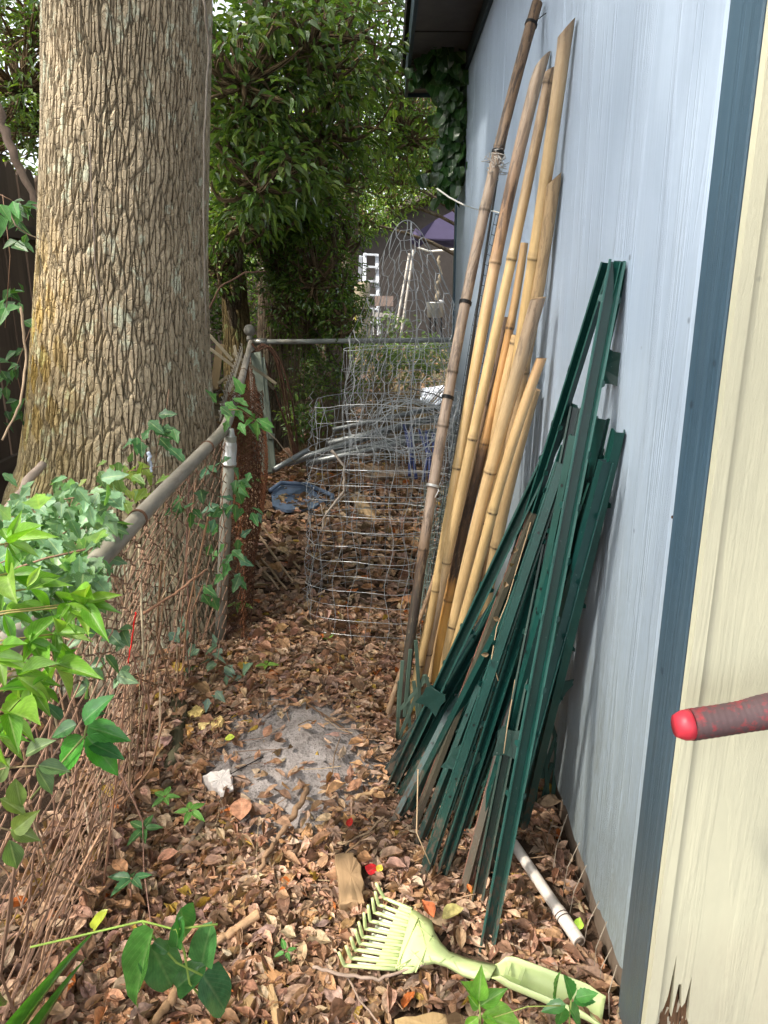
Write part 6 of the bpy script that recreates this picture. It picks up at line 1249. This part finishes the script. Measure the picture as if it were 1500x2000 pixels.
st = MB(); st.tube([P(235, 1510, 1.35), G(278, 1600, .13), G(281, 1700, .10), G(296, 1815, .08)], .0018, 5, (.30, .17, .12)); tag(st.build('trailing_vine', M['soilstem'], None, True), 'long pinkish creeper stem trailing down towards the lower green plant', 'vine stem')
# greenbrier at the bottom left
t = thing('greenbrier', 'greenbrier vine with broad glossy leaves at the bottom left of the picture', 'vine', P(350, 1900, 1.0)); lf = MB(); st = MB(); Yg = .95
for a, b, wd, c, key in [((300, 1815), (245, 1975), .15, (.055, .17, .03), 'heart'), ((295, 1845), (340, 1935), .30, (.07, .19, .06), 'heart'), ((345, 1930), (398, 1882), .30, (.05, .15, .04), 'heart'), ((395, 1905), (448, 1975), .36, (.04, .13, .05), 'heart'), ((352, 1775), (368, 1835), .36, (.05, .18, .04), 'heart'), ((345, 1850), (352, 1795), .22, (.04, .15, .03), 'heart'), ((395, 1880), (408, 1808), .30, (.06, .18, .05), 'heart'), ((182, 1815), (205, 1778), .20, (.40, .45, .05), 'heart'), ((300, 1840), (330, 1860), .3, (.05, .16, .03), 'heart')]:
    pix_leaf(lf, key, a, b, Yg + rng.uniform(-.02, .02), wd, c, -.0, .3, .45)
for s_ in ([(60, 1850), (180, 1822), (278, 1799), (340, 1815), (425, 1805)], [(278, 1799), (300, 1830), (345, 1880), (395, 1905)], [(345, 1815), (360, 1860), (370, 1920), (395, 1950)]): st.tube([P(*q, Yg) for q in s_], .0018, 6, (.22, .32, .06))
lf.build('leaves', M['glossy'], t, True); st.build('stem', M['soilstem'], t, True)
# blades of grass, lower left
t = thing('strap_leaf_plant', 'few long green strap leaves in the bottom left corner', 'plant', G(60, 1995)); lf = MB()
for a, b, wd in [((40, 2020), (130, 1860), .07), ((75, 2020), (128, 1905), .07), ((-10, 1900), (5, 1990), .10), ((30, 2030), (60, 1960), .06)]: pix_leaf(lf, 'blade', a, b, 1.0, wd, (.09, .24, .03), 0, .2, .3)
lf.build('leaves', M['glossy'], t, True)
# two seedlings over the rake handle
t = thing('cherry_seedling', 'light green seedling with broad leaves standing before the rake neck', 'seedling', G(940, 2000)); lf = MB(); st = MB()
for a, b, wd, c in [((935, 1960), (905, 1915), .32, (.16, .36, .04)), ((935, 1955), (940, 1890), .22, (.18, .40, .05)), ((938, 1965), (990, 1930), .25, (.13, .32, .04)), ((940, 1985), (1030, 2010), .32, (.22, .46, .05)), ((935, 1985), (905, 2010), .28, (.18, .38, .04)), ((950, 1980), (965, 2020), .26, (.15, .34, .04)), ((935, 1970), (915, 1945), .3, (.12, .3, .04))]: pix_leaf(lf, 'lance', a, b, 1.12, wd, c, 0, .35, .5)
st.tube([P(940, 2060, 1.12), P(938, 1990, 1.12), P(936, 1955, 1.12)], .0018, 6, (.25, .35, .08)); st.tube([P(955, 1990, 1.12), P(1030, 1966, 1.12), P(1095, 1964, 1.13)], .0013, 5, (.35, .40, .10)); lf.build('leaves', M['leaf'], t, True); st.build('stem', M['soilstem'], t, True)
t = thing('cherry_seedling', 'darker green seedling growing over the end of the rake socket', 'seedling', G(1130, 2000)); lf = MB(); st = MB()
for a, b, wd, c in [((1125, 1950), (1168, 1938), .36, (.07, .24, .045)), ((1118, 1948), (1105, 1905), .32, (.06, .22, .04)), ((1086, 1950), (1088, 1895), .20, (.07, .24, .04)), ((1105, 1962), (1055, 1975), .30, (.06, .2, .04)), ((1110, 1965), (1140, 2005), .34, (.08, .27, .05)), ((1100, 1965), (1090, 2010), .28, (.06, .22, .04)), ((1120, 1955), (1165, 1955), .3, (.05, .2, .04))]: pix_leaf(lf, 'saw_s', a, b, 1.13, wd, c, 0, .3, .5)
st.tube([P(1115, 2060, 1.13), P(1112, 1990, 1.13), P(1116, 1945, 1.13)], .0018, 6, (.25, .3, .08)); lf.build('leaves', M['glossy'], t, True); st.build('stem', M['soilstem'], t, True)
# dried vine on the green posts
t = thing('dried_vine', 'dried brown vine with papery seed pods hanging down the green posts', 'vine', W(960, 1300, .2)); st = MB(); lf = MB()
for s_ in ([(1030, 1010), (1000, 1110), (985, 1160), (965, 1210), (955, 1270), (968, 1312)], [(1048, 1010), (1030, 1080), (1015, 1180)], [(1000, 1310), (985, 1400), (978, 1450)], [(815, 1480), (812, 1600), (838, 1660)]):
    q = [P(a, b, 2.0 - (b - 1000) * .0006) - (0, .05, 0) for a, b in s_]; st.tube(q, .0016, 5, (.38, .27, .16))
for x, y in ((1008, 1070), (1000, 1105), (985, 1148), (963, 1205), (955, 1278)):
    p0 = P(x, y, 1.93 - (y - 1000) * .0006); inst(lf, 'litter3', [p0], nrm(rng.normal(0, 1, 3)), np.array((0, -1, .3)), .020, .35, [(.20, .135, .075)]); lf.build('pod', M['litter'], t, True); lf = MB()
st.build('stem', M['soilstem'], t, True)
# diagonal wires at the wall foot
mb = MB()
for x0, y0, x1, y1 in ((1062, 1560, 1040, 1620), (1085, 1585, 1066, 1690), (1108, 1590, 1078, 1720), (1132, 1645, 1100, 1740), (1145, 1690, 1112, 1790), (1170, 1760, 1140, 1850), (1185, 1800, 1160, 1900), (1050, 1610, 1140, 1850), (1075, 1580, 1150, 1760), (1195, 1850, 1170, 1930), (1205, 1885, 1190, 1990)):
    mb.tube([W(x0, y0, .012), (W(x0, y0, .02) + G(x1, y1, .02)) / 2 - (.01, 0, 0), G(x1, y1, .01)], .0012, 4, (.35, .29, .22), False)
tag(mb.build('wire_remnant', M['rust']), 'sagging remnant of old wire mesh along the foot of the blue wall', 'wire mesh')
